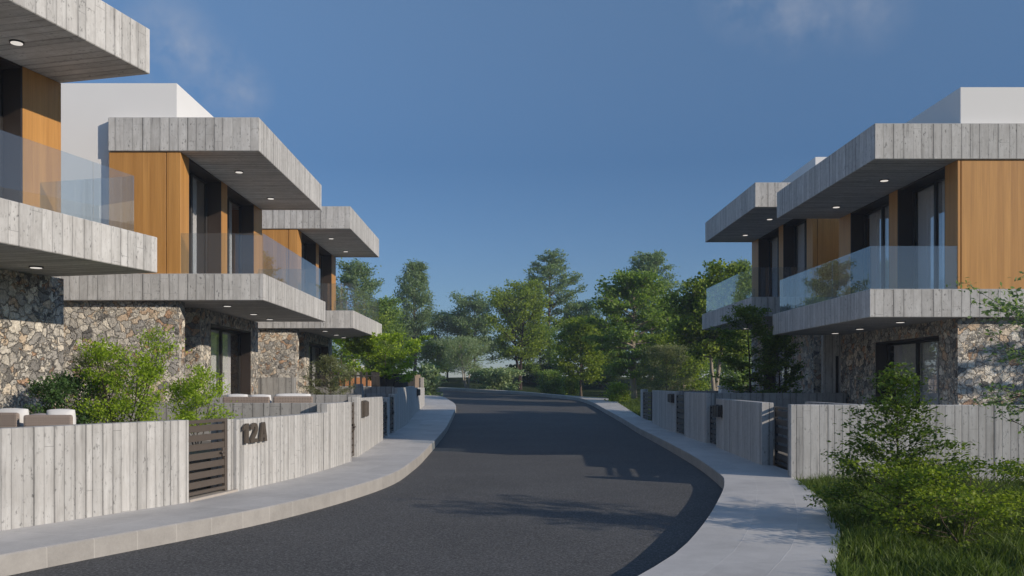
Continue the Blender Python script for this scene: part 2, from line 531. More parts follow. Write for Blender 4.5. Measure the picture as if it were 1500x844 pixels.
def np_mesh(name, verts, quads, mat, parent=None, smooth=False):
    verts = np.ascontiguousarray(verts, np.float32); quads = np.ascontiguousarray(quads, np.int32)
    me = bpy.data.meshes.new(name)
    nq = len(quads); k = quads.shape[1]
    me.vertices.add(len(verts)); me.vertices.foreach_set('co', verts.ravel())
    me.loops.add(nq * k); me.loops.foreach_set('vertex_index', quads.ravel())
    me.polygons.add(nq); me.polygons.foreach_set('loop_start', np.arange(0, nq * k, k, dtype=np.int32))
    if smooth: me.polygons.foreach_set('use_smooth', np.ones(nq, bool))
    me.update(calc_edges=True); me.validate()
    me.materials.append(mat)
    o = bpy.data.objects.new(name, me); COL.objects.link(o)
    if parent is not None: o.parent = parent
    return o


def tag(o, label=None, cat=None, group=None, kind=None):
    if label: o['label'] = label
    if cat: o['category'] = cat
    if group: o['group'] = group
    if kind: o['kind'] = kind
    return o


def empty(name, loc, rz=0.0, **kw):
    o = bpy.data.objects.new(name, None); COL.objects.link(o)
    o.empty_display_size = .3
    o.location = loc; o.rotation_euler = (0, 0, rz)
    return tag(o, **kw)


def strip(name, A, B, mat, kind='structure', nz=None, vscale=None):
    """sheet between two matched 3-D polylines; uv = (arc length, distance across)"""
    mb = MB(); s = 0.0
    for i in range(len(A) - 1):
        a0, a1, b0, b1 = map(Vector, (A[i], A[i + 1], B[i], B[i + 1]))
        ds = ((a1 - a0).length + (b1 - b0).length) / 2
        w0, w1 = (b0 - a0).length, (b1 - a1).length
        mb.face((a0, a1, b1, b0), ((s, 0), (s + ds, 0), (s + ds, w1), (s, w0)))
        s += ds
    o = mb.build(name, mat)
    return tag(o, kind=kind)


def smooth_line(pts, n=12):
    """Catmull-Rom through 2-D points"""
    P = [np.array(p, float) for p in pts]
    P = [2 * P[0] - P[1]] + P + [2 * P[-1] - P[-2]]
    out = []
    for i in range(1, len(P) - 2):
        for k in range(n):
            t = k / n
            out.append(.5 * ((2 * P[i]) + (-P[i - 1] + P[i + 1]) * t + (2 * P[i - 1] - 5 * P[i] + 4 * P[i + 1] - P[i + 2]) * t * t
                             + (-P[i - 1] + 3 * P[i] - 3 * P[i + 1] + P[i + 2]) * t ** 3))
    out.append(P[-2])
    return np.array(out)


def resample(line, n):
    d = np.r_[0, np.cumsum(np.hypot(*np.diff(line, axis=0).T))]
    t = np.linspace(0, d[-1], n)
    return np.c_[np.interp(t, d, line[:, 0]), np.interp(t, d, line[:, 1])]


# ------------------------------------------------------------------ ground, road, pavements
def terrain_z(x, y):
    x = np.asarray(x, float); y = np.asarray(y, float)
    z = ramp(np.minimum(y, 78)) - .10
    far = np.clip(y - 78, 0, None)
    crest = 100 + 0 * x
    up = np.clip(far / 22, 0, 1)
    z = z + up * up * (3 - 2 * up) * 1.46
    down = np.clip((y - 102) / 70, 0, 1)
    z = z - down * down * (3 - 2 * down) * 7.0
    z = z + .10 * np.sin(x * .21 + y * .13) * np.clip((y - 70) / 20, 0, 1)
    return z


ys = np.r_[np.arange(-30, 28, 6.0), np.arange(28, 130, 1.5), np.geomspace(130, 3500, 24)]
xs = np.r_[-np.geomspace(3000, 62, 14), np.arange(-60, 61, 2.5), np.geomspace(62, 3000, 14)]
gx, gy = np.meshgrid(xs, ys)
gv = np.c_[gx.ravel(), gy.ravel(), terrain_z(gx, gy).ravel()]
nx_ = len(xs)
ii, jj = np.meshgrid(np.arange(len(ys) - 1), np.arange(nx_ - 1), indexing='ij')
q0 = (ii * nx_ + jj).ravel()
ground = np_mesh('ground', gv, np.c_[q0, q0 + 1, q0 + 1 + nx_, q0 + nx_], M['lawn'], smooth=True)
tag(ground, kind='structure')

# kerb foot lines measured on the street
K_left = [(-9.5, -1.0), (-6.6, 5.0)] + [gp(x, y, -.035) for x, y in ((14, 843), (400, 764), (560, 717), (605, 690), (628, 667), (650, 640), (664, 613), (668, 600), (660, 592), (642, 584.5))]
K_left += [(-7.6, 64.5), (-13, 69), (-24, 78)]
K_right = [(-1.2, -1.0), (.2, 5.5)] + [gp(x, y, -.035) for x, y in ((985, 844), (1024, 800), (1048, 760), (1060, 727), (1050, 708), (1000, 672), (930, 632), (884, 604), (862, 592), (835, 585.5), (760, 578), (700, 574.5), (640, 571.8))]
K_right += [(-13, 85), (-26, 97), (-45, 112)]
KL = smooth_line(K_left); KR = smooth_line(K_right)
rl, rr = resample(KL, 160), resample(KR, 160)


def on(line, dz): return [(x, y, fr(y) + dz) for x, y in line]


strip('road', on(rl, -.035), on(rr, -.035), M['asphalt'])
# inner edges of the pavements
W_left = [(-10.5, -1.0), (-7.6, 6.0)] + [gp(x, y) for x, y in ((0, 778), (277, 736), (347, 720), (433, 701), (515, 676), (527, 667), (561, 645))] \
    + [(-3.75, 30.0), (-3.85, 32.4), gp(607, 607), gp(622, 594), (-6.2, 62), (-9.5, 66.5), (-14, 71), (-25, 81)]
WL = smooth_line(W_left)
W_right = [(1.6, -1.0), (2.35, 5.5), gp(1222, 844), gp(1229, 790), gp(1222, 755), gp(1200, 730), gp(1160, 699), (5.3, 18.2), gp(1049, 655), gp(1002, 639), gp(955, 619), gp(937, 613), gp(902, 590.7)]
W_right += [(6.9, 58.0), (5.0, 61.6), (1.3, 70.2), (-2.2, 76), (-6, 80.5), (-13, 86.2), (-26, 98.2), (-45, 113)]
WR = smooth_line(W_right)
KH = .18
for nm, K, W in (('pavement', KL, WL), ('pavement', KR, WR)):
    a, b = resample(K, 200), resample(W, 200)
    d = b - a; L = np.maximum(np.hypot(d[:, 0], d[:, 1]), .01)[:, None]
    ki = a + d / L * .02
    ext = np.where((b[:, 0] > 0) & (b[:, 1] < 15.8), .02, .25)[:, None]
    strip(nm, on(ki, KH + .001), on(b + d / L * ext, KH + .001), M['paving'])
    strip('pavement_edge', on(b + d / L * ext, KH), on(b + d / L * ext, -.25), M['paving'])
    # kerb stones: upright face, then a narrow chamfer up to the paving
    mb = MB(); s = 0.0
    A_, B_, C_ = on(a, -.13), on(a + d / L * .006, KH - .014), on(ki, KH + .001)
    for i in range(len(A_) - 1):
        a0, a1, b0, b1, c0, c1 = map(Vector, (A_[i], A_[i + 1], B_[i], B_[i + 1], C_[i], C_[i + 1])); ds = (a1 - a0).length
        mb.face((a0, a1, b1, b0), ((s, 0), (s + ds, 0), (s + ds, .3), (s, .3)))
        mb.face((b0, b1, c1, c0), ((s, .3), (s + ds, .3), (s + ds, .32), (s, .32))); s += ds
    tag(mb.build('kerb', M['kerb']), kind='structure')

# raised gardens behind the street walls (their soil level)
def plot(name, pts, z, mat):
    mb = MB(); n = len(pts)
    mb.face([(x, y, z) for x, y in pts])
    for i in range(n):
        (x0, y0), (x1, y1) = pts[i], pts[(i + 1) % n]
        mb.face(((x0, y0, -.4), (x1, y1, -.4), (x1, y1, z), (x0, y0, z)))
    return tag(mb.build(name, mat), kind='structure')


plot('garden_ground', [(-9.4, 3), (-6.25, 10.0), (-4.95, 12.6), (-4.55, 14.2), (-4.0, 17.0), (-3.75, 19.2), (-3.8, 24), (-4.0, 27), (-4.1, 33), (-5.1, 45), (-5.6, 52), (-26, 52), (-26, 3)], .72, M['soil'])
plot('garden_ground', [(5.75, 16.3), (9.5, 15.7), (22, 15.4), (22, 38), (6.4, 38), (6.1, 28), (5.95, 23)], .30, M['soil'])
# near lawn on the camera's side of the street wall
lawn_pts = [(2.0, -1), (2.6, 5.5), (3.0, 7.9), (3.9, 9.6), (4.25, 11), (4.5, 12.6), (5.2, 15.4), (9.4, 15.2), (18, 14.9), (18, -1)]
mb = MB(); mb.face([(x, y, .10) for x, y in lawn_pts]); tag(mb.build('lawn', M['lawn']), kind='structure')


# ------------------------------------------------------------------ houses
def downlight(root, x, y, z):
    o = MB().cyl(x, y, z - .022, z + .01, .105, .105, 24).build('downlight', M['frame'], root)
    MB().cyl(x, y, z - .028, z - .02, .088, .088, 24).build('lamp_disc', M['lamp'], o)


def curtain(parent, x, y0, y1, z0, z1, sx):
    n = max(8, int(abs(y1 - y0) * 60)); mb = MB(); pts = []
    for i in range(n + 1):
        t = i / n; y = y0 + (y1 - y0) * t
        pts.append((x + sx * (.035 * math.sin(y * 58) + .012 * math.sin(y * 131)), y))
    for i in range(n):
        (a, b), (c, d) = pts[i], pts[i + 1]
        mb.face(((a, b, z0), (c, d, z0), (c, d, z1), (a, b, z1)))
    return mb.build('curtain', M['curtain'], parent, smooth=True)


def window(root, sx, a, y0, y1, z0, z1, curtains):
    """sliding window standing in the recess behind wall face a"""
    f = MB()
    b0, b1 = a, a + .07
    w = .055
    X = lambda q: sx * q
    f.box(X(b0), X(b1), y0, y0 + w, z0, z1); f.box(X(b0), X(b1), y1 - w, y1, z0, z1)
    f.box(X(b0), X(b1), y0 + w, y1 - w, z1 - w, z1); f.box(X(b0), X(b1), y0 + w, y1 - w, z0, z0 + .07)
    ym = y0 + (y1 - y0) * .5
    f.box(X(b0 - .012), X(b1 - .012), ym - .045, ym + .045, z0 + .07, z1 - w)
    fo = f.build('window', M['frame'], root, .004)
    for p0, p1, off in ((y0 + w, ym - .045, .03), (ym + .045, y1 - w, .05)):
        MB().box(X(b0 + off), X(b0 + off + .012), p0, p1, z0 + .07, z1 - w).build('pane', M['pane'], fo)
    for c0, c1 in curtains:
        curtain(fo, X(a + .15), y0 + (y1 - y0) * c0, y0 + (y1 - y0) * c1, z0 + .03, z1 - .05, sx)
    return fo


def house(label, group, loc, rz, sx, wall_a, win, gap, stone_extra=(), fin=False, gcur=((.30, .49), (.51, .85)), ucur=((.03, .30), (.40, .49), (.51, .80))):
    root = empty('house', loc, rz, label=label, cat='house', group=group)

    def part(name, mat, boxes, bevel=0.0, parent=None):
        mb = MB()
        for a0, a1, y0, y1, z0, z1 in boxes: mb.box(sx * a0, sx * a1, y0, y1, z0, z1)
        return mb.build(name, M[mat], parent or root, bevel)
    L = 6.87
    roof = part('roof', 'facade', [(0, 3.44, 0, L, 7.16, 7.93)], .012)
    part('upper_block', 'white', [(1.95, 3.465, .2, 6.6, 7.932, 8.77), (3.465, 15, .2, 6.87, 4.38, 8.77)])
    part('balcony_slab', 'facade', [(-.11, 4.95, 0, 6.92, 3.76, 4.37)], .012)
    # oak cladding
    part('wood_panel', 'wood', [(gap + .02, 3.44, .05, .28, 4.374, 7.15)], .004)
    part('corner_post', 'wood', [(1.81, gap, .05, .6, 4.374, 7.156)], .004)
    part('shadow_gap', 'frame', [(gap - .03, gap + .05, .10, .16, 4.374, 7.15)])
    part('wood_pier', 'wood', [(1.81, 2.17, 3.0, 3.47, 4.374, 7.156)], .004)
    part('wood_pier', 'wood', [(1.81, 2.17, 6.0, 6.815, 4.374, 7.156), (1.81, 3.44, 6.818, 6.865, 4.374, 7.156)], .004)
    part('interior_wall', 'room', [(3.38, 3.435, .3, 6.8, 4.4, 7.15), (2.3, 3.37, 3.2, 3.26, 4.4, 7.15)])
    for y0, y1 in ((.6, 3.0), (3.47, 6.0)):
        part('window_surround', 'surround', [(1.818, 2.2, y0 + .001, y0 + .04, 4.374, 7.12), (1.818, 2.2, y1 - .04, y1 - .001, 4.374, 7.12), (1.818, 2.2, y0 + .001, y1 - .001, 7.121, 7.157)])
        window(root, sx, 2.17, y0 + .04, y1 - .04, 4.375, 7.12, ucur)
    # ground floor
    g0, g1 = win
    wa = wall_a
    zt = 3.757
    boxes = [(1.89, 15, .2, .56, -1.2, zt), (wa, wa + .36, g1, 6.88, -1.2, zt), (wa, wa + .36, g0, g1, 3.43, zt), (wa, 15, 6.885, 7.2, -1.2, zt), (wa, wa + .36, g0, g1, -1.2, .60)]
    boxes += list(stone_extra)
    part('stone_wall', 'stone', boxes)
    part('interior_wall', 'room', [(4.4, 4.45, .6, 6.85, -.5, 3.75), (wa + .4, 4.4, .6, 6.85, .45, .55)])
    part('window_surround', 'surround', [(wa + .008, wa + .36, g0 + .001, g0 + .045, .605, 3.39), (wa + .008, wa + .36, g1 - .045, g1 - .001, .605, 3.39), (wa + .008, wa + .36, g0 + .001, g1 - .001, 3.391, 3.428)])
    window(root, sx, wa + .30, g0 + .05, g1 - .05, .62, 3.388, gcur)
    # frameless glass balustrade
    zb, zg = 4.371, 5.30
    part('glass_panel', 'balglass', [(-.05, 1.80, .055, .075, zb, zg)])
    for y0, y1 in ((.08, 2.30), (2.31, 4.00), (4.01, 5.40), (5.41, 6.36)):
        part('glass_panel', 'balglass', [(-.07, -.05, y0, y1, zb, zg)])
    part('glass_panel', 'balglass', [(-.05, 1.80, 6.365, 6.385, zb, zg)])
    for a, y in ((1.04, 1.95), (1.08, 5.1)): downlight(root, sx * a, y, 7.16)
    for a, y in ((1.13, 1.3), (1.2, 3.8), (1.27, 5.7)): downlight(root, sx * a, y, 3.76)
    if fin:
        part('concrete_fin', 'facade', [(1.38, 1.74, 6.93, 7.10, -1.2, zt), (1.86, 2.6, 6.93, 7.10, -1.2, zt), (1.74, 1.86, 6.93, 7.10, -1.2, .7), (1.74, 1.86, 6.93, 7.10, 3.15, zt)])
        part('slit_window', 'frame', [(1.74, 1.86, 7.02, 7.06, .7, 3.15)])
    return root


GL, GR = 'concrete and stone houses along the paved street', 'concrete and stone houses along the paved street'
uax = math.atan2(.254, .967)
u1 = (math.sin(uax), math.cos(uax))
ox, oy = -6.08 - 6.87 * u1[0], 15.2 - 6.87 * u1[1]
left_recess = ((2.39, 4.2, 2.0, 2.3, -1.2, 3.757), (2.03, 2.39, 2.0, 2.8, -1.2, 3.757))
house('nearest house, cut off by the frame, its board concrete roof jutting above a glass balcony', GL, (ox, oy, 0), -uax, -1, 2.05, (1.2, 4.6), 2.13,
      ((2.05, 2.41, .56, 1.2, -1.2, 3.757),))
house('house with white roof block and two tall windows behind the lime green bush', GL, (-5.6, 20.2, 0), 0, -1, 2.03, (2.8, 6.46), 2.13, left_recess)
house('house with smaller looking roof directly beyond the one with the lime bush', GL, (-5.28, 30.3, 0), 0, -1, 2.03, (2.8, 6.46), 2.13, left_recess)
house('house in front of the grass plot, bright oak panel above a sunlit stone wall', GR, (7.94, 19.07, -.47), 0, 1, 1.89, (1.03, 4.5), 1.87,
      ((1.89, 2.25, .56, 1.03, -1.2, 3.757),), fin=True, gcur=((.02, .48), (.52, .98)), ucur=((.02, .48), (.52, .98)))
house('shaded house farther up the street, its balcony half hidden by a layered green tree', GR, (7.77, 27.6, .2), 0, 1, 1.89, (2.4, 5.6), 1.95,
      ((1.89, 2.25, .56, 2.4, -1.2, 3.757),), gcur=((.02, .48), (.52, .98)), ucur=((.02, .48), (.52, .98)))


# ------------------------------------------------------------------ garden walls, gates, signs
def wall(label, pts, zt, mat='gwall', side=1, th=.22, z0=-.3, group=None, name='garden_wall'):
    """board-marked wall; pts is the street face, the body lies to the left (+1) or right (-1) of the run"""
    P = [Vector((x, y)) for x, y in pts]; n = len(P)
    zt = zt if isinstance(zt, (list, tuple)) else [zt] * n
    off = []
    for i in range(n):
        d = ((P[min(i + 1, n - 1)] - P[i]).normalized() if i < n - 1 else Vector((0, 0))) + ((P[i] - P[max(i - 1, 0)]).normalized() if i > 0 else Vector((0, 0)))
        d.normalize(); off.append(P[i] + Vector((-d.y, d.x)) * th * side)
    mb = MB(); s = 0.0
    for i in range(n - 1):
        a, b, c, d = P[i], P[i + 1], off[i + 1], off[i]; L = (b - a).length
        za, zb = zt[i], zt[i + 1]
        mb.face(((*a, z0), (*b, z0), (*b, zb), (*a, za)), ((s, z0), (s + L, z0), (s + L, zb), (s, za)))
        mb.face(((*c, z0), (*d, z0), (*d, za), (*c, zb)), ((s + L, z0), (s, z0), (s, za), (s + L, zb)))
        mb.face(((*a, za), (*b, zb), (*c, zb), (*d, za)), ((s, za), (s + L, zb), (s + L, zb + .15), (s, za + .15)))
        s += L
    for i, z in ((0, zt[0]), (n - 1, zt[-1])):
        a, d = P[i], off[i]
        mb.face(((*a, z0), (*d, z0), (*d, z), (*a, z)), ((0, z0), (.15, z0), (.15, z), (0, z)))
    o = mb.build(name, M[mat])
    me = o.data
    import bmesh
    bm = bmesh.new(); bm.from_mesh(me); bmesh.ops.remove_doubles(bm, verts=bm.verts, dist=1e-4); bmesh.ops.recalc_face_normals(bm, faces=bm.faces); bm.to_mesh(me); bm.free()
    b = o.modifiers.new('bevel', 'BEVEL'); b.width = .008; b.segments = 1; b.limit_method = 'ANGLE'; b.angle_limit = R_(50)
    return tag(o, label, 'wall', group)


def gate(label, p0, p1, z0, z1, mat, n=7, group=None, handle_at=1, slat=.70):
    p0, p1 = Vector(p0), Vector(p1); d = p1 - p0; L = d.length
    root = empty('garden_gate', (p0.x, p0.y, z0), math.atan2(d.y, d.x), label=label, cat='gate', group=group)
    H = z1 - z0
    mb = MB()
    mb.box(0, .055, -.03, .03, 0, H); mb.box(L - .055, L, -.03, .03, 0, H)
    mb.box(.055, L - .055, -.028, .028, H - .05, H); mb.box(.055, L - .055, -.028, .028, .03, .08)
    mb.build('gate_frame', M[mat], root, .004)
    step = (H - .16) / n; mb = MB()
    for k in range(n):
        z = .10 + step * k; mb.box(.057, L - .057, -.018, .018, z + step * (1 - slat) * .5, z + step * (1 - (1 - slat) * .5))
    mb.build('slats', M[mat], root, .003)
    x = L - .10 if handle_at else .10
    mb = MB(); mb.box(x - .05, x + .05, -.05, -.02, H * .48, H * .60); mb.box(x - .12, x + .02, -.075, -.055, H * .53, H * .555)
    mb.build('lock_handle', M[mat], root, .004)
    return root


G1 = 'board marked garden walls along the pavements'
a0, a1 = Vector(gp(0, 778)), Vector(gp(277, 736))
dirw = (a0 - a1).normalized()
wall('pale board marked wall before the bronze gate, lime bush leaning over it', [tuple(a1 + dirw * 8.5), tuple(a0), tuple(a1)], 1.345, side=1, group=G1)
line2 = [gp(x, y) for x, y in ((347, 720), (398, 708.6), (433, 700.5), (469, 690.5), (480, 687.5), (515, 676))]
wall('curved pale wall carrying the bronze 12A number', line2[:5], 1.30, side=1, group=G1)
wall('short raised wall piece next to the narrow bronze gate beyond the number', line2[4:], 1.47, side=1, group=G1)
e3 = gp(527, 667.5)
line3 = [e3, gp(545, 655.5), gp(561, 645)]
wall('half shaded pale wall with small bronze plaque', line3, [1.53, 1.50, 1.48], side=1, group=G1)
wall('slim concrete pier between two dark metal gates', [(-3.74, 28.2), (-3.78, 29.1)], 1.42, side=1, group=G1)
wall('narrow sunlit wall end after the second dark gate', [(-3.82, 30.7), (-3.92, 32.3)], 1.50, side=1, group=G1)
line4 = [(-3.95, 32.7), (-3.98, 36), gp(607, 607)]
wall('blue shaded wall rising at the curb below the dark picket fence', line4, [1.72, 1.72, 1.76], side=1, group=G1)
wall('last wall piece before the road bends, black plaque on it', [tuple(Vector(gp(607, 607)) + Vector((-.02, .2))), gp(615, 600), gp(622, 594)], [1.70, 1.68, 1.66], side=1, group=G1)
# cross walls between the plots
G2 = 'cross walls between the house plots'
x480 = line2[4]
wall('grey cross wall of wide boards behind the 12A wall', [(-11, x480[1] + .25), (x480[0] - .25, x480[1] + .25)], 1.475, 'gwide', side=1, group=G2)
wall('grey cross wall below the sage tree, behind white cushions', [(-11, 20.95), (e3[0] - .02, 20.95)], 1.60, 'gwide', side=1, group=G2)
wall('low upright concrete panel against the stone house beyond the woven sofa', [(-9, 27.6), (-6.55, 27.6)], 2.06, 'gwide', side=1, group=G2)
wall('sunlit beige board wall showing above the two dark gates', [(-6.5, 32.45), (-4.16, 32.45)], 1.50, 'gwide', side=1, group=G2)
wall('dark grey cross wall directly below the picket fence', [(-11, 33.3), (-4.2, 33.3)], 1.76, 'gwide', side=1, group=G2)
wall('square blue grey concrete pier behind the sage tree', [(-4.62, 27.0), (-4.36, 27.0)], 1.86, 'gwide', side=1, th=.3, group=G2)

# opposite side of the street
pr = gp(1158.5, 700)
wall('long sunlit wall of wide pale boards behind the grass plot', [pr, (9.5, pr[1] - .45), (14, pr[1] - .8)], 1.485, 'gwall', side=1, th=.26, group=G1)
rb = gp(1049, 655)
wall('shaded wall between the two nearest dark slatted gates, opposite the 12A wall', [(5.29, 18.3), rb], 1.47, side=-1, th=.24, group=G1)
wall('shaded wall between the second and third dark gates opposite the plaque wall', [gp(1034.5, 649.5), gp(1002, 639)], 1.60, side=-1, group=G1)
wall('shaded wall of narrow boards ahead of the farthest dark gate', [gp(990, 634), gp(955, 619)], 1.60, side=-1, group=G1)
wall('slim wall end closing the dark gate nearest the distant trees', [(6.10, 39.3), (6.13, 40.2)], 1.62, side=-1, group=G1)
wall('dark cross wall of wide boards under the layered green tree', [(5.95, 25.3), (9.72, 25.3)], 1.60, 'gwide', side=1, group=G2)
wall('dark cross wall of wide boards by the feathery pale shrub', [(6.15, 31.6), (9.6, 31.6)], 1.62, 'gwide', side=1, group=G2)

wall('short return wall seen through the dark gate by the wide board wall', [(6.35, 16.2), (6.35, 18.8)], 1.48, 'gwide', side=-1, group=G2)
G3 = 'slatted metal garden gates'
g1a, g1b = Vector(gp(277, 736)), Vector(gp(347, 720))
dd = (g1b - g1a).normalized(); nn = Vector((-dd.y, dd.x))
gate('bronze slatted gate beside the 12A number', tuple(g1a + dd * .03 + nn * .08), tuple(g1b - dd * .20 + nn * .08), .22, 1.33, 'bronze', 7, G3)
wall('slim concrete gate pier next to the bronze gate and 12A wall', [tuple(g1b - dd * .17 + nn * .05), tuple(g1b - dd * .01 + nn * .05)], 1.31, side=1, th=.3, group=G1)
s1 = MB()
for z0_, z1_, o_ in ((.1, .215, -.02),):
    q = [g1a + nn * o_, g1b + nn * o_, g1b + nn * .35, g1a + nn * .35]
    s1.face([(*p, z1_) for p in q])
    for i in range(4):
        s1.face(((*q[i], z0_), (*q[(i + 1) % 4], z0_), (*q[(i + 1) % 4], z1_), (*q[i], z1_)))
tag(s1.build('doorstep', M['lime']), 'pale stone doorstep under the bronze gate', 'step')
g2a, g2b = Vector(line2[-1]), Vector(e3)
gate('narrow looking bronze gate seen edge on past the raised wall piece', tuple(g2a + (g2b - g2a) * .04 + Vector((-.10, 0))), tuple(g2a + (g2b - g2a) * .68 + Vector((-.10, 0))), .22, 1.44, 'bronze', 7, G3)
wall('slim grey pier between the edge-on bronze gate and the plaque wall', [tuple(g2a + (g2b - g2a) * .72), tuple(g2b - (g2b - g2a) * .02)], 1.56, side=1, group=G1)
gate('dark metal gate nearer to the half shaded plaque wall', (-3.72, 26.75), (-3.78, 28.1), .24, 1.30, 'black', 6, G3)
gate('dark metal gate set just before the narrow sunlit wall end', (-3.84, 29.2), (-3.88, 30.6), .24, 1.42, 'black', 6, G3)
gate('shade-darkened slatted gate against the sunlit wide board wall', (5.42, 16.35), (5.60, 18.35), .20, 1.40, 'black', 6, G3, 0, .68)
gate('shade-darkened slatted gate at the end of the shaded wall with square plaque', (5.74, 23.8), (5.80, 25.0), .22, 1.26, 'black', 6, G3)
gate('shade-darkened slatted gate just past the dark plaque on the narrow board wall', (5.83, 28.8), (5.90, 30.4), .24, 1.50, 'black', 6, G3)
gate('shade-darkened slatted gate nearest the distant trees, at the wall end', (6.08, 36.75), (6.13, 39.2), .36, 1.52, 'black', 6, G3)


GLYPH = {
    '1': (.36, [[(.12, 0), (.36, 0), (.36, 1), (.19, 1), (0, .84), (0, .64), (.12, .72)]]),
    '2': (.50, [[(0, 0), (.5, 0), (.5, .2), (.26, .2), (.44, .47), (.5, .62), (.5, .80), (.44, .93), (.33, 1), (.17, 1), (.06, .93), (0, .80), (0, .67), (.2, .67), (.2, .77), (.25, .82), (.30, .77), (.29, .62), (.22, .48), (0, .17)]]),
    'A': (.54, [[(0, 0), (.19, 0), (.27, .72), (.27, 1), (.16, 1)], [(.54, 0), (.38, 1), (.27, 1), (.27, .72), (.35, 0)], [(.2122, .2), (.3278, .2), (.3089, .37), (.2311, .37)]]),
}


def number_sign(label, text, p, d, height, width, th, mat='sign'):
    """solid metal characters; p = foot of the first one, d = direction along the wall"""
    d = Vector((d[0], d[1], 0)).normalized(); up = Vector((0, 0, 1)); n = d.cross(up)
    gap = .15; total = sum(GLYPH[c][0] for c in text) + gap * (len(text) - 1)
    kx = width / total; x0 = 0.0; mb = MB()
    for c in text:
        w, polys = GLYPH[c]
        for pl in polys:
            q = [Vector(p) + d * (x0 + x) * kx + up * z * height for x, z in pl]
            if sum(pl[i - 1][0] * pl[i][1] - pl[i][0] * pl[i - 1][1] for i in range(len(pl))) < 0: q.reverse()
            mb.face([v + n * th for v in q]); mb.face([v for v in reversed(q)])
            for i in range(len(q)):
                a, b = q[i - 1], q[i]
                mb.face((a, b, b + n * th, a + n * th))
        x0 += w + gap
    o = mb.build('house_number', M[mat])
    return tag(o, label, 'sign')


q0_, q1_ = Vector(gp(353.5, 719)), Vector(gp(389, 711))
dq = (q1_ - q0_).normalized()
number_sign('bronze number 12A fixed to the curved pale wall', '12A', (q0_.x + dq.y * .012, q0_.y - dq.x * .012, .915), dq, .315, (q1_ - q0_).length * .98, .032)


def plaque(label, p, d, z0, w, h, mat, th=.07):
    """house number plate seen almost edge-on: a thick plate with raised bars"""
    root = empty('number_plaque', (p[0], p[1], z0), math.atan2(d[1], d[0]), label=label, cat='sign', group='thick number plaques on garden walls')
    MB().box(0, w, -.03, .0, 0, h).build('plate', M[mat], root, .006)
    mb = MB(); mb.box(w * .06, w * .26, -.03 - th, -.03, .02, h - .02); mb.box(w * .36, w * .60, -.03 - th, -.03, .01, h - .01); mb.box(w * .7, w * .94, -.03 - th, -.03, .02, h - .03)
    mb.build('raised_bars', M[mat], root, .008)
    return root


d3 = Vector(line3[1]) - Vector(line3[0])
plaque('brown number plaque on the half shaded pale wall', (line3[0][0] + .012 + d3.x * .1, line3[0][1] + d3.y * .1), d3, 1.06, .75, .40, 'sign')
d4 = Vector(gp(622, 594)) - Vector(gp(607, 607))
p4 = Vector(gp(607, 607)) + d4 * .2
plaque('black plaque on the last wall piece before the road bend', (p4.x + .02, p4.y), d4, 1.28, 1.1, .34, 'black')
dR = Vector((5.29, 18.3)) - Vector(rb)
plaque('black plaque beside the gate at the shaded wall opposite the curved number wall', (rb[0] - .012, rb[1]), dR, 1.00, .95, .32, 'black')
c0, c1 = Vector(gp(990, 634)), Vector(gp(955, 619))
dC = c0 - c1
plaque('black plaque on the narrow board wall near the distant end', (c1.x + dC.x * .80 - .012, c1.y + dC.y * .80), dC, 1.20, .95, .32, 'black')

# picket fence, screen and small things past the third house
fr_root = empty('picket_fence', (-5.2, 33.6, 1.7), 0, label='dark picket fence on the cross wall behind the bright round tree', cat='fence')
mb = MB()
fp = [(-7.6, 33.6), (-5.05, 33.75), (-4.75, 42.0), (-5.3, 52.0)]
k = 0
for i in range(3):
    a, b = Vector(fp[i]), Vector(fp[i + 1]); L = (b - a).length; nst = int(L / (.2 if i == 0 else .32))
    for j in range(nst):
        p = a + (b - a) * (j / nst); mb.box(p.x + 5.2 - .035, p.x + 5.2 + .035, p.y - 33.6 - .03, p.y - 33.6 + .03, -.15, .62)
mb.build('pickets', M['picket'], fr_root)
mb = MB()
for z in (-.02, .45):
    for i in range(3):
        a, b = Vector(fp[i]) - Vector((5.2 * -1, 33.6)), Vector(fp[i + 1]) - Vector((5.2 * -1, 33.6))
        d = (b - a).normalized(); nrm = Vector((-d.y, d.x)) * .02
        q = [a - nrm, b - nrm, b + nrm, a + nrm]
        mb.face([(*p, z + .05) for p in q]); mb.face([(*p, z) for p in reversed(q)])
        mb.face(((*q[0], z), (*q[1], z), (*q[1], z + .05), (*q[0], z + .05))); mb.face(((*q[2], z), (*q[3], z), (*q[3], z + .05), (*q[2], z + .05)))
mb.build('rails', M['picket'], fr_root)
sr = empty('garden_screen', (-5.15, 52.6, .7), 0, label='beige timber screen ending the picket fence near the road bend', cat='screen')
MB().box(-.5, .12, 0, .06, 0, 1.72).build('screen_panel', M['screen'], sr, .01)
MB().box(.125, .32, -.05, .15, -.6, 1.55).build('end_post', M['lime'], sr, .01)
tr_ = empty('planter_bench', (-8.0, 46.0, .7), 0, label='terracotta topped white block behind the picket fence', cat='planter')
MB().box(-.6, 1.0, 0, .5, 0, 1.05).build('block', M['white'], tr_, .01)
MB().box(-.62, 1.02, -.02, .52, 1.055, 1.5).build('top_panel', M['terracotta'], tr_, .01)
cr_ = empty('pergola_post', (-7.95, 46.4, 2.2), 0, label='pale round post standing on a grey block beyond the third house', cat='post')
MB().box(-.3, .7, -.3, .3, -1.5, .35).build('base_block', M['gwide'], cr_, .01)
MB().cyl(0, 0, .352, 2.6, .09, .08, 16).build('shaft', M['lime'], cr_)
MB().box(.42, .58, -.08, .08, .352, .62).build('lantern', M['white'], cr_, .01)
wb_ = empty('plastered_block', (7.35, 30.2, .3), 0, label='small white plastered block behind the dark cross wall', cat='utility box')  # plain low block of white plaster with a cap
MB().box(0, .42, 0, .42, 0, 1.45).build('body', M['white'], wb_, .01)
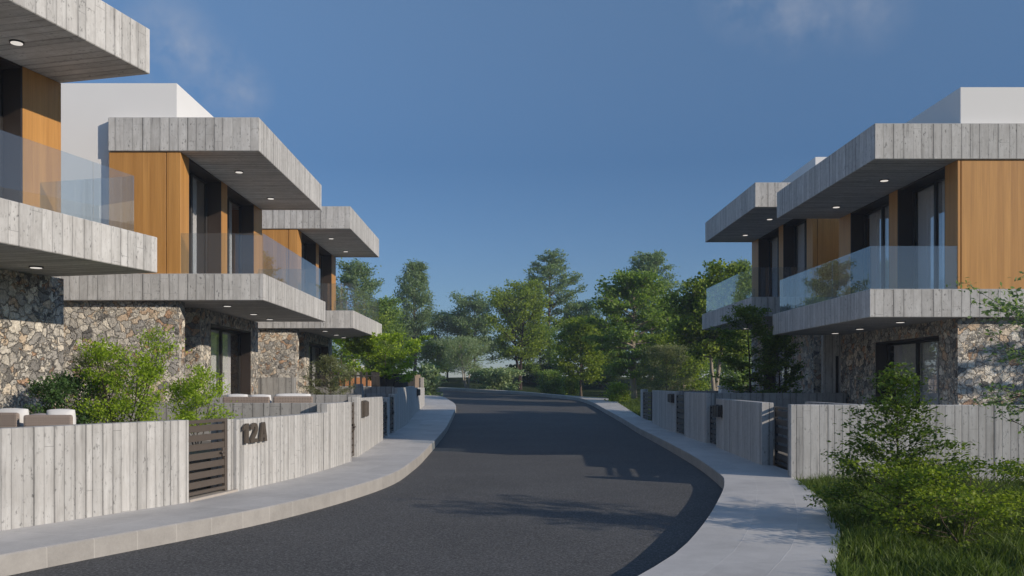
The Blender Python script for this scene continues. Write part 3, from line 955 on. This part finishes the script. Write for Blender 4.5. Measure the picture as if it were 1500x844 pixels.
mb = MB(); mb.face(((-.03, -.03, 1.452), (.45, -.03, 1.452), (.45, .45, 1.452), (-.03, .45, 1.452)))
mb.box(-.03, .45, -.03, .45, 1.455, 1.50); mb.build('cap', M['white'], wb_, .006)


# ------------------------------------------------------------------ garden furniture
def puffy(name, size, mat, parent, loc, bulge=.35):
    """soft cushion: subdivided box pulled in at the edges"""
    sx_, sy_, sz_ = size; n = 8; mb = MB()
    idx = {}

    def vert(i, j, k):
        key = (i, j, k)
        if key in idx: return idx[key]
        u, v, w = (2 * i / n - 1, 2 * j / n - 1, 2 * k / n - 1)
        f = lambda a, b, c: a * (1 - .10 * (b * b + c * c) / 2 * 1.4)
        x, y, z = f(u, v, w), f(v, u, w), f(w, u, v)
        th = 1 - bulge * (max(abs(u), abs(w)) ** 3)
        mb.v.append((loc[0] + x * sx_ / 2, loc[1] + y * sy_ / 2 * th, loc[2] + z * sz_ / 2)); idx[key] = len(mb.v) - 1
        return idx[key]
    for a in range(n):
        for b in range(n):
            for q in (((0, a, b), (0, a, b + 1), (0, a + 1, b + 1), (0, a + 1, b)), ((n, a, b), (n, a + 1, b), (n, a + 1, b + 1), (n, a, b + 1)),
                      ((a, 0, b), (a + 1, 0, b), (a + 1, 0, b + 1), (a, 0, b + 1)), ((a, n, b), (a, n, b + 1), (a + 1, n, b + 1), (a + 1, n, b)),
                      ((a, b, 0), (a, b + 1, 0), (a + 1, b + 1, 0), (a + 1, b, 0)), ((a, b, n), (a + 1, b, n), (a + 1, b + 1, n), (a, b + 1, n))):
                mb.f.append(tuple(vert(*p) for p in q)); mb.uv.append(None)
    return mb.build(name, mat, parent, smooth=True)


def lounge(label, loc, rz, w, cushions, woven=True):
    r = empty('garden_sofa', loc, rz, label=label, cat='sofa', group='outdoor sofas on the terraces')
    MB().box(-w / 2, w / 2, 0, .8, .10, .34).build('base', M['weave'], r, .02)
    MB().box(-w / 2, w / 2, -.07, .0, .10, .85).build('backrest', M['weave'], r, .03, segs=2)
    for s in (-1, 1):
        MB().box(s * (w / 2), s * (w / 2 - .09), .002, .8, .342, .62).build('armrest', M['weave'], r, .02)
        for y in (.05, .72): MB().cyl(s * (w / 2 - .08), y, 0, .10, .025, .02, 10).build('leg', M['frame'], r)
    puffy('seat_cushion', (w - .22, .72, .17), M['cushion'], r, (0, .44, .44), .1)
    for x, cw, m, z in cushions: puffy('back_cushion', (cw, .26, .42), M[m], r, (x, .15, z), .55)
    return r


lounge('woven sofa with pale cushions peeping over the 12A cross wall', (-5.62, 19.3, .73), 0, 1.02, ((-.25, .48, 'cushion', .70), (.26, .48, 'cushion', .69)))
lounge('sofa with a big white cushion beside the woven one', (-4.62, 19.35, .74), .12, .85, ((-.02, .8, 'cushion', .70),))
lounge('woven chair with white and mottled grey cushions near the frame edge', (-6.42, 12.5, .57), .10, .66, ((-.12, .42, 'cushion2', .66), (.1, .4, 'cushion', .72)))
lounge('white cushioned sofa partly cut by the frame edge', (-7.35, 12.6, .60), -.1, 1.0, ((-.2, .62, 'cushion', .70), (.27, .5, 'cushion', .70)))
for (mx, my) in ((-6.95, 12.1), (-4.62, 19.22)):
    pass


# ------------------------------------------------------------------ plants
def tubes(polys, sides=6):
    V, F = [], []; base = 0
    for pts, rad in polys:
        P = np.asarray(pts, float); n = len(P); r = np.asarray(rad, float)
        T = np.gradient(P, axis=0); T /= np.linalg.norm(T, axis=1)[:, None] + 1e-9
        ref = np.array([.31, .87, .22]) if abs(T[0][1]) < .8 else np.array([.9, .1, .3])
        A = np.cross(T, ref); A /= np.linalg.norm(A, axis=1)[:, None] + 1e-9
        B = np.cross(T, A)
        ang = np.linspace(0, 2 * np.pi, sides, endpoint=False)
        ring = P[:, None] + r[:, None, None] * (np.cos(ang)[None, :, None] * A[:, None] + np.sin(ang)[None, :, None] * B[:, None])
        V.append(ring.reshape(-1, 3))
        i, j = np.meshgrid(np.arange(n - 1), np.arange(sides), indexing='ij')
        a = base + i * sides + j; b = base + i * sides + (j + 1) % sides
        F.append(np.stack([a, b, b + sides, a + sides], -1).reshape(-1, 4)); base += n * sides
    return np.concatenate(V), np.concatenate(F)


def leaf_quads(rng, C, D, length, width, up=.8):
    n = len(C)
    nrm = np.array([0, 0, up]) + rng.normal(0, .55, (n, 3)); nrm /= np.linalg.norm(nrm, axis=1)[:, None]
    t = D + rng.normal(0, .5, (n, 3)); t -= (t * nrm).sum(1)[:, None] * nrm; t /= np.linalg.norm(t, axis=1)[:, None] + 1e-9
    s = np.cross(nrm, t)
    k = rng.uniform(.65, 1.25, n)[:, None]
    l, w = length * k / 2, width * k / 2
    fold = nrm * w * .35
    V = np.stack([C - t * l, C + s * w + t * l * .1 + fold, C + t * l, C - s * w + t * l * .1 + fold], 1).reshape(-1, 3)
    return V, np.arange(n * 4).reshape(-1, 4)


PROF = dict(
    oval=lambda t: np.sin(np.pi * (.14 + .82 * t)) ** .8,
    cone=lambda t: 1.02 - .84 * t,
    round=lambda t: np.sqrt(np.maximum(.10, 1 - (1.75 * t - .80) ** 2)),
    umbrella=lambda t: .45 + .55 * np.sin(np.pi * (.08 + .75 * t)),
    wild=lambda t: .75 + .25 * np.sin(t * 19.0) - .45 * t * t,
)


def grow(seed, H, R, th, prof, nbr, el, tr, n_leaf, ll, lw, clump, flat=.6, stems=1, spread=.3, sub=5, up=.8, wander=.05, droop=.0, wpow=.7):
    """skeleton + leaves of one tree or shrub, built at the origin"""
    rng = np.random.default_rng(seed); pf = PROF[prof]; polys = []; segs = []
    trunks = []
    for s in range(stems):
        az = 2 * np.pi * s / stems + rng.uniform(0, 1.2); k = np.linspace(0, 1, 9)
        hh = H * (.93 if s == 0 else rng.uniform(.68, .9))
        sp = spread if stems > 1 else 0.0
        wob = np.cumsum(rng.normal(0, wander * H / 9, (9, 2)), 0); wob[0] = 0
        x = np.cos(az) * sp * R * k ** .8 + wob[:, 0]; y = np.sin(az) * sp * R * k ** .8 + wob[:, 1]
        P = np.c_[x, y, hh * k - (.06 * H if True else 0) * (k == 0)]
        r = tr * (1 - .86 * k) * (1 if stems == 1 else .7); r[0] *= 1.35
        polys.append((P, r)); trunks.append((P, r, hh))
    for i in range(nbr):
        P, r, hh = trunks[i % stems]
        t = (i + rng.uniform(0, 1)) / nbr
        z0 = th + (hh - th) * t * .98
        kk = z0 / hh * 8; i0 = int(min(7, max(0, kk))); f = kk - i0
        st = P[i0] * (1 - f) + P[i0 + 1] * f
        az = i * 2.39996 + rng.normal(0, .35)
        e = math.radians(el[0] + (el[1] - el[0]) * t + rng.normal(0, 7))
        ln = R * float(pf(t)) * rng.uniform(.72, 1.15)
        ln = max(.12 * R, ln)
        dirv = np.array([math.cos(az) * math.cos(e), math.sin(az) * math.cos(e), math.sin(e)])
        k = np.linspace(0, 1, 5)[:, None]
        Q = st + dirv * ln * k + np.array([0, 0, 1]) * ln * (.10 - droop) * k ** 2 + rng.normal(0, .035 * ln, (5, 3)) * k
        over = np.maximum(0, Q[:, 2] - H); Q[:, 2] -= over
        r0 = max(.004, tr * (1 - z0 / H * .8) * .42)
        polys.append((Q, np.linspace(r0, r0 * .22, 5)))
        segs.append((Q[2], Q[4], dirv, 1.0))
        for j in range(sub):
            f = rng.uniform(.30, .97); a0 = Q[0] + (Q[4] - Q[0]) * f
            kk = f * 4; i0 = min(3, int(kk)); a0 = Q[i0] + (Q[i0 + 1] - Q[i0]) * (kk - i0)
            az2 = az + rng.choice([-1, 1]) * rng.uniform(.45, 1.25); e2 = e + rng.normal(.05, .28)
            d2 = np.array([math.cos(az2) * math.cos(e2), math.sin(az2) * math.cos(e2), math.sin(e2) - droop])
            l2 = ln * rng.uniform(.25, .5) * (1.25 - f * .55)
            b0 = a0 + d2 * l2; b0[2] = min(b0[2], H)
            polys.append((np.array([a0, (a0 + b0) / 2 + rng.normal(0, .03 * l2, 3), b0]), np.array([r0 * .35, r0 * .22, r0 * .1])))
            segs.append((a0 + (b0 - a0) * .25, b0, d2, .9))
    for P, r, hh in trunks: segs.append((P[7], P[8], np.array([0, 0, 1.0]), .8))
    A = np.array([s[0] for s in segs]); B = np.array([s[1] for s in segs]); D = np.array([s[2] for s in segs])
    W = np.linalg.norm(B - A, axis=1) ** wpow * np.array([s[3] for s in segs]) * rng.uniform(.5, 1.4, len(segs)); W /= W.sum()
    pick = rng.choice(len(segs), n_leaf, p=W); f = rng.uniform(0, 1.08, n_leaf)[:, None]
    C = A[pick] + (B[pick] - A[pick]) * f + rng.normal(0, clump, (n_leaf, 3)) * np.array([1, 1, flat])
    C[:, 2] = np.maximum(C[:, 2], .03)
    LV, LF = leaf_quads(rng, C, D[pick], ll, lw, up)
    TV, TF = tubes(polys)
    return TV, TF, LV, LF


def plant(name, label, cat, loc, leaf, bark='bark_mid', group=None, rz=0.0, **kw):
    r = empty(name, loc, rz, label=label, cat=cat, group=group)
    TV, TF, LV, LF = grow(**kw)
    np_mesh('trunk' if name.endswith('tree') else 'stems', TV, TF, M[bark], r, True)
    np_mesh('crown' if name.endswith('tree') else 'foliage', LV, LF, LEAF[leaf], r)
    return r


def at(px, d, z=None):
    x = (px - 740) * d / 1300
    return (x, d, float(terrain_z(x, d)) - .05 if z is None else z)


def top_h(py, d, z0): return 1.85 + (563 - py) * d / 1300 - z0


def bg(name, label, px, d, top, wpx, leaf, seed, th, prof='oval', nbr=26, el=(10, 45), n=11000, ll=.30, lw=.15, clump=.30, bark='bark_mid', group='trees beyond the road bend', z=None, tr=None, **kw):
    n = int(n * 1.15); ll *= .85; lw *= .85; clump *= 1.05; nbr = int(nbr * 1.25); kw.setdefault('up', .35)
    loc = at(px, d, z); H = top_h(top, d, loc[2]); Rr = wpx / 2 * d / 1300
    return plant(name, label, 'tree', loc, leaf, bark, group, seed=seed, H=H, R=Rr, th=th * H, prof=prof, nbr=nbr, el=el, tr=tr or H * .016, n_leaf=n, ll=ll, lw=lw, clump=clump, **kw)


# left gardens
plant('shrub', 'tall lime green bush growing behind the pale wall', 'bush', (-6.0, 14.0, .70), 'lime', 'bark_dark', seed=3, H=2.05, R=.70, th=.25, prof='wild', nbr=44, el=(40, 68), tr=.022, n_leaf=8200, ll=.056, lw=.026, clump=.09, stems=7, spread=.75, sub=4, up=.5)
plant('shrub', 'smaller lime green bush reaching over the bronze gate', 'bush', (-5.2, 15.0, .70), 'lime', 'bark_dark', seed=9, H=1.42, R=.62, th=.2, prof='wild', nbr=26, el=(25, 60), tr=.016, n_leaf=5200, ll=.056, lw=.027, clump=.08, stems=4, spread=.6, sub=4, up=.6)
plant('shrub', 'dark green low shrub beside the mottled woven chair', 'bush', (-6.85, 13.7, .70), 'deep', 'bark_dark', seed=5, H=1.28, R=.55, th=.1, prof='round', nbr=26, el=(15, 60), tr=.014, n_leaf=6500, ll=.062, lw=.026, clump=.06, stems=4, spread=.5, up=.6)
plant('shrub', 'sage coloured thin shrub between the dark shrub and lime bush', 'bush', (-6.6, 14.5, .70), 'sage', 'bark_mid', seed=8, H=1.7, R=.5, th=.2, prof='oval', nbr=24, el=(30, 65), tr=.012, n_leaf=3600, ll=.055, lw=.02, clump=.07, stems=3, spread=.5, up=.5)
plant('small_tree', 'feathery sage green little tree above the cross wall', 'tree', at(484, 22.3, .85), 'sage', 'bark_mid', seed=12, H=1.75, R=.62, th=.35, prof='oval', nbr=34, el=(5, 45), tr=.025, n_leaf=9000, ll=.055, lw=.018, clump=.06, flat=.5, sub=6)
plant('small_tree', 'bright green round topped tree behind the dark picket fence', 'tree', at(568, 36.5, .9), 'lime', 'bark_dark', seed=15, H=2.95, R=1.28, th=1.0, prof='umbrella', nbr=34, el=(8, 40), tr=.05, n_leaf=10000, ll=.11, lw=.07, clump=.10, flat=.4, stems=3, spread=.6, sub=6)
plant('small_tree', 'lime tree glimpsed under the third balcony', 'tree', at(500, 44, .9), 'lime', 'bark_mid', seed=16, H=4.0, R=1.0, th=1.2, prof='round', nbr=26, el=(10, 45), tr=.05, n_leaf=6000, ll=.13, lw=.08, clump=.13)
# right side
plant('shrub', 'tall layered shrub on the grass plot before the wide board wall', 'bush', (4.70, 10.6, .08), 'fern', 'bark_dark', seed=27, H=2.06, R=.90, th=.06, prof='cone', nbr=64, el=(4, 52), tr=.022, n_leaf=8600, ll=.060, lw=.032, clump=.075, flat=.35, sub=6, up=1.0, wpow=1.3)
plant('shrub', 'low yellow green shrub spreading in the grass below the layered shrub', 'bush', (5.0, 9.7, .08), 'yellow', 'bark_mid', seed=23, H=.85, R=1.05, th=.05, prof='round', nbr=34, el=(0, 45), tr=.012, n_leaf=7500, ll=.050, lw=.028, clump=.07, flat=.5, stems=3, spread=.4, up=.9)
plant('small_tree', 'blue green leafy tree at the frame edge, branches across the sunlit stone', 'tree', (6.60, 9.6, .08), 'blue', 'bark_dark', seed=25, H=2.95, R=1.55, th=1.1, prof='round', nbr=30, el=(-5, 40), tr=.05, n_leaf=5200, ll=.062, lw=.030, clump=.055, flat=.5, sub=6, up=.7)
plant('small_tree', 'layered dark green tree before the shaded far house', 'tree', at(1100, 26.6, .3), 'fern', 'bark_dark', seed=28, H=4.1, R=1.02, th=.9, prof='oval', nbr=40, el=(-4, 40), tr=.045, n_leaf=8000, ll=.10, lw=.055, clump=.10, flat=.35, sub=6, up=1.0)
plant('small_tree', 'slim green tree between the two houses of the shaded side', 'tree', at(1143, 26.9, .3), 'fern', 'bark_dark', seed=29, H=3.3, R=.7, th=.8, prof='oval', nbr=30, el=(0, 45), tr=.04, n_leaf=5000, ll=.10, lw=.055, clump=.09, flat=.4)
plant('shrub', 'feathery pale olive shrub above the shaded garden wall', 'bush', at(977, 43, .35), 'sage', 'bark_mid', seed=31, H=3.3, R=1.55, th=.2, prof='round', nbr=46, el=(5, 60), tr=.03, n_leaf=11000, ll=.11, lw=.035, clump=.14, flat=.5, up=.5)

# far trees
bg('slender_tree', 'slender dark green tree with bare lower trunk, standing alone against sky', 607, 88, 376, 62, 'blue', 41, .33, 'oval', 34, (15, 55), 12000, .26, .13, .26, 'bark_mid', sub=6)
bg('tall_tree', 'tall dark tree rising behind the third house roof', 521, 78, 374, 92, 'blue', 42, .22, 'oval', 40, (5, 40), 13000, .27, .14, .26)
bg('leafy_tree', 'green tree between the third house and the slender tree', 562, 72, 440, 70, 'mid', 43, .2, 'round', 30, (10, 50), 9000, .25, .14, .25)
bg('leafy_tree', 'blue green open tree beside the slender one', 655, 97, 462, 80, 'blue', 44, .2, 'round', 30, (10, 45), 9000, .30, .15, .32)
bg('leafy_tree', 'grey green wide tree left of the maple, behind the willowy tree', 695, 95, 433, 112, 'blue', 45, .22, 'wild', 36, (10, 45), 11000, .30, .15, .30)
bg('willow_tree', 'pale willowy tree with forked light trunk at the road bend', 684, 79, 498, 74, 'willow', 46, .34, 'umbrella', 30, (15, 55), 7000, .30, .06, .25, 'bark_pale', stems=3, spread=.45, tr=.13)
bg('maple_tree', 'yellow green maple with dark forked trunk above the variegated bush', 762, 83, 414, 94, 'yellow', 47, .26, 'round', 42, (12, 50), 14000, .25, .17, .28, 'bark_dark', stems=2, spread=.35, tr=.24, sub=6)
bg('tall_tree', 'tallest open branched tree behind the yellow green maple', 802, 93, 360, 96, 'blue', 48, .2, 'oval', 44, (0, 40), 13000, .30, .14, .22, flat=.35, sub=6)
bg('leafy_tree', 'thin blue green tree between the tallest tree and the conifer', 853, 97, 440, 66, 'blue', 49, .25, 'oval', 28, (10, 45), 7000, .30, .15, .28)
bg('leafy_tree', 'bright yellow green low tree above the clipped round bush', 852, 67, 470, 88, 'yellow', 50, .2, 'round', 34, (10, 45), 9500, .24, .16, .24, 'bark_mid')
bg('spreading_tree', 'broad dark green tree with straight pale trunk near the lawn', 927, 60, 402, 118, 'mid', 51, .22, 'round', 52, (-8, 40), 17000, .28, .14, .26, 'bark_pale', flat=.35, sub=6, tr=.26)
bg('tall_tree', 'tall airy tree peeping over the broad dark green tree', 953, 91, 362, 100, 'blue', 52, .25, 'oval', 44, (5, 45), 13000, .30, .14, .24, flat=.4, sub=6)
bg('round_tree', 'dense dark round tree with pale forked trunk beside the far balcony', 1046, 50, 388, 122, 'glossy', 53, .36, 'round', 56, (5, 45), 15000, .24, .17, .22, 'bark_pale', stems=2, spread=.35, sub=7, tr=.2, flat=.7)
bg('tall_tree', 'tall tree top showing beside the far roof, above the dense round tree', 1089, 80, 370, 70, 'blue', 54, .3, 'oval', 34, (5, 45), 9000, .27, .14, .25)
bg('leafy_tree', 'light green tree behind the feathery olive shrub', 1000, 58, 486, 90, 'yellow', 55, .25, 'round', 28, (10, 45), 8000, .22, .14, .25, 'bark_pale', stems=2, spread=.4)
bg('leafy_tree', 'small green tree low behind the willowy tree', 640, 92, 505, 70, 'mid', 56, .2, 'round', 26, (10, 45), 6000, .28, .15, .28)
bg('leafy_tree', 'dim green tree low between the bright low tree and the broad dark one', 890, 92, 485, 90, 'mid', 58, .22, 'round', 28, (10, 45), 8000, .28, .15, .28)
bg('leafy_tree', 'dim blue green tree behind the pale forked trunk', 1040, 84, 470, 110, 'blue', 59, .2, 'round', 30, (10, 45), 8000, .28, .15, .28)
bg('leafy_tree', 'dim tree filling the gap next to the broad dark tree', 985, 82, 455, 80, 'mid', 60, .2, 'round', 30, (10, 45), 8000, .28, .15, .28)
bg('leafy_tree', 'dim green tree behind the bright round topped tree', 588, 95, 470, 70, 'blue', 61, .2, 'round', 26, (10, 45), 7000, .28, .15, .28)

for i, (px, d, tp, w_, lf, lb) in enumerate((
        (790, 88, 478, 66, 'mid', 'low full tree under the tallest open branched tree'),
        (880, 84, 505, 62, 'yellow', 'low yellowish tree touching the broad dark tree'),
        (960, 80, 492, 70, 'yellow', 'low yellowish tree behind the feathery olive shrub'),
        (1015, 66, 470, 70, 'mid', 'leafy tree between the olive shrub and the pale forked trunk'),
        (1075, 70, 478, 80, 'mid', 'leafy tree low behind the layered dark green tree'),
        (545, 66, 455, 70, 'yellow', 'yellowish tree right behind the bright round topped tree'))):
    bg('leafy_tree', lb, px, d, tp, w_, lf, 130 + i, .1, ('round', 'oval', 'wild')[i % 3], 30, (8, 50), 6500, .26, .15, .28, stems=1 + i % 2, spread=.3)
plant('small_tree', 'layered tree whose shade falls on the sunlit stone front', 'tree', (15.2, 16.6, .3), 'fern', 'bark_dark', seed=88, H=4.6, R=1.9, th=1.0, prof='oval', nbr=40, el=(-4, 25), tr=.06, n_leaf=14000, ll=.09, lw=.05, clump=.07, flat=.25, sub=6, up=1.1)


def bush(label, px, d, top, wpx, leaf, seed, n, ll, lw, group='bushes on the far lawn'):
    loc = at(px, d); H = top_h(top, d, loc[2]); Rr = wpx / 2 * d / 1300
    return plant('shrub', label, 'bush', loc, leaf, 'bark_mid', group, seed=seed, H=H, R=Rr, th=.04, prof='round', nbr=60, el=(0, 75), tr=.03, n_leaf=n, ll=ll, lw=lw, clump=.16, flat=.8, stems=3, spread=.45, sub=6, up=.35)


bush('wide variegated bush at the far curb under the maple', 727, 76, 545, 74, 'varieg', 71, 9000, .22, .13)
bush('clipped round green bush beside the far curb', 808, 73, 547, 42, 'mid', 72, 6500, .15, .09)
bush('little yellow green bush next to the clipped round one', 837, 70, 552, 20, 'yellow', 73, 2600, .15, .09)
bush('light green bush at the lawn corner near the shaded pavement', 905, 55, 566, 30, 'yellow', 74, 4200, .13, .08)
bush('dark low bush behind the clipped round bush', 790, 90, 538, 84, 'deep', 75, 7000, .24, .14)
bush('big leaved plant beside the beige screen at the bend', 628, 66, 538, 36, 'willow', 76, 1500, .5, .16)


# ------------------------------------------------------------------ grass
def grass(name, rng, P, h, w, label):
    n = len(P); az = rng.uniform(0, 2 * np.pi, n); hh = h * rng.uniform(.45, 1.25, n)
    lean = rng.normal(0, .45, (n, 2)) * hh[:, None]
    s = np.c_[np.cos(az), np.sin(az), np.zeros(n)] * (w * rng.uniform(.7, 1.3, n))[:, None] / 2
    mid = P + np.c_[lean * .35, hh * .6]; tip = P + np.c_[lean, hh]
    V = np.stack([P - s, P + s, mid + s * .7, mid - s * .7, tip], 1).reshape(-1, 3)
    b = np.arange(n)[:, None] * 5
    # two quads-as-tris per blade: lower quad split + tip
    F = np.concatenate([b + np.array([[0, 1, 2]]), b + np.array([[0, 2, 3]]), b + np.array([[3, 2, 4]])], 0)
    o = np_mesh(name, V, F, LEAF['grass'])
    return tag(o, label, 'grass', kind='stuff')


def inside(poly, x, y):
    c = np.zeros(len(x), bool); n = len(poly)
    for i in range(n):
        (x0, y0), (x1, y1) = poly[i], poly[(i + 1) % n]
        if y0 == y1: continue
        cr = ((y0 > y) != (y1 > y)) & (x < (x1 - x0) * (y - y0) / (y1 - y0) + x0)
        c ^= cr
    return c


tuft_pts = [(1.9, -1), (2.5, 5.5), (2.92, 7.7)] + [(px_ - .02 + .07 * math.sin(i * 1.9), py_) for i, (px_, py_) in enumerate(WR[(WR[:, 1] > 7.8) & (WR[:, 1] < 15.6)])] + [(5.25, 15.6), (9.4, 15.25), (18, 14.9), (18, -1)]
rng = np.random.default_rng(7)
N = 200000
x = rng.uniform(2.4, 10.5, N); y = rng.uniform(5.5, 15.6, N)
clump = np.sin(x * 5.1 + 1.3 * np.sin(y * 3.7)) + np.sin(y * 4.3 + 1.7 * np.sin(x * 2.9)) + rng.normal(0, .7, N)
ok = inside(tuft_pts, x, y) & (clump > -.9)
x, y, clump = x[ok], y[ok], clump[ok]
hgt = .10 + .062 * np.clip(clump, -1, 2.5)
P = np.c_[x, y, np.where(inside(lawn_pts, x, y), .09, .12)]
grass('grass', rng, P, hgt, .016, 'long tufted grass on the plot beside the pavement')
x = rng.uniform(5.6, 12, 22000); y = rng.uniform(40.2, 62, 22000)
edge = np.interp(y, WR[:, 1][: np.argmax(WR[:, 1] > 58)], WR[:, 0][: np.argmax(WR[:, 1] > 58)])
ok = (x > edge + .15); x, y = x[ok], y[ok]
P = np.c_[x, y, terrain_z(x, y)]
grass('grass', rng, P, np.full(len(x), .30), .05, 'rough grass on the verge at the road bend')

# ------------------------------------------------------------------ the air between here and the far trees
hz = bpy.data.materials.new('haze_air'); hz.use_nodes = True
hz.node_tree.nodes.clear()
ho = hz.node_tree.nodes.new('ShaderNodeOutputMaterial'); hv = hz.node_tree.nodes.new('ShaderNodeVolumePrincipled')
hv.inputs['Color'].default_value = (.72, .82, 1.0, 1); hv.inputs['Density'].default_value = .0008; hv.inputs['Anisotropy'].default_value = 0.0
hz.node_tree.links.new(hv.outputs[0], ho.inputs['Volume'])
tag(MB().box(-70, 70, -8, 135, -9, 19).build('haze', hz), kind='stuff')
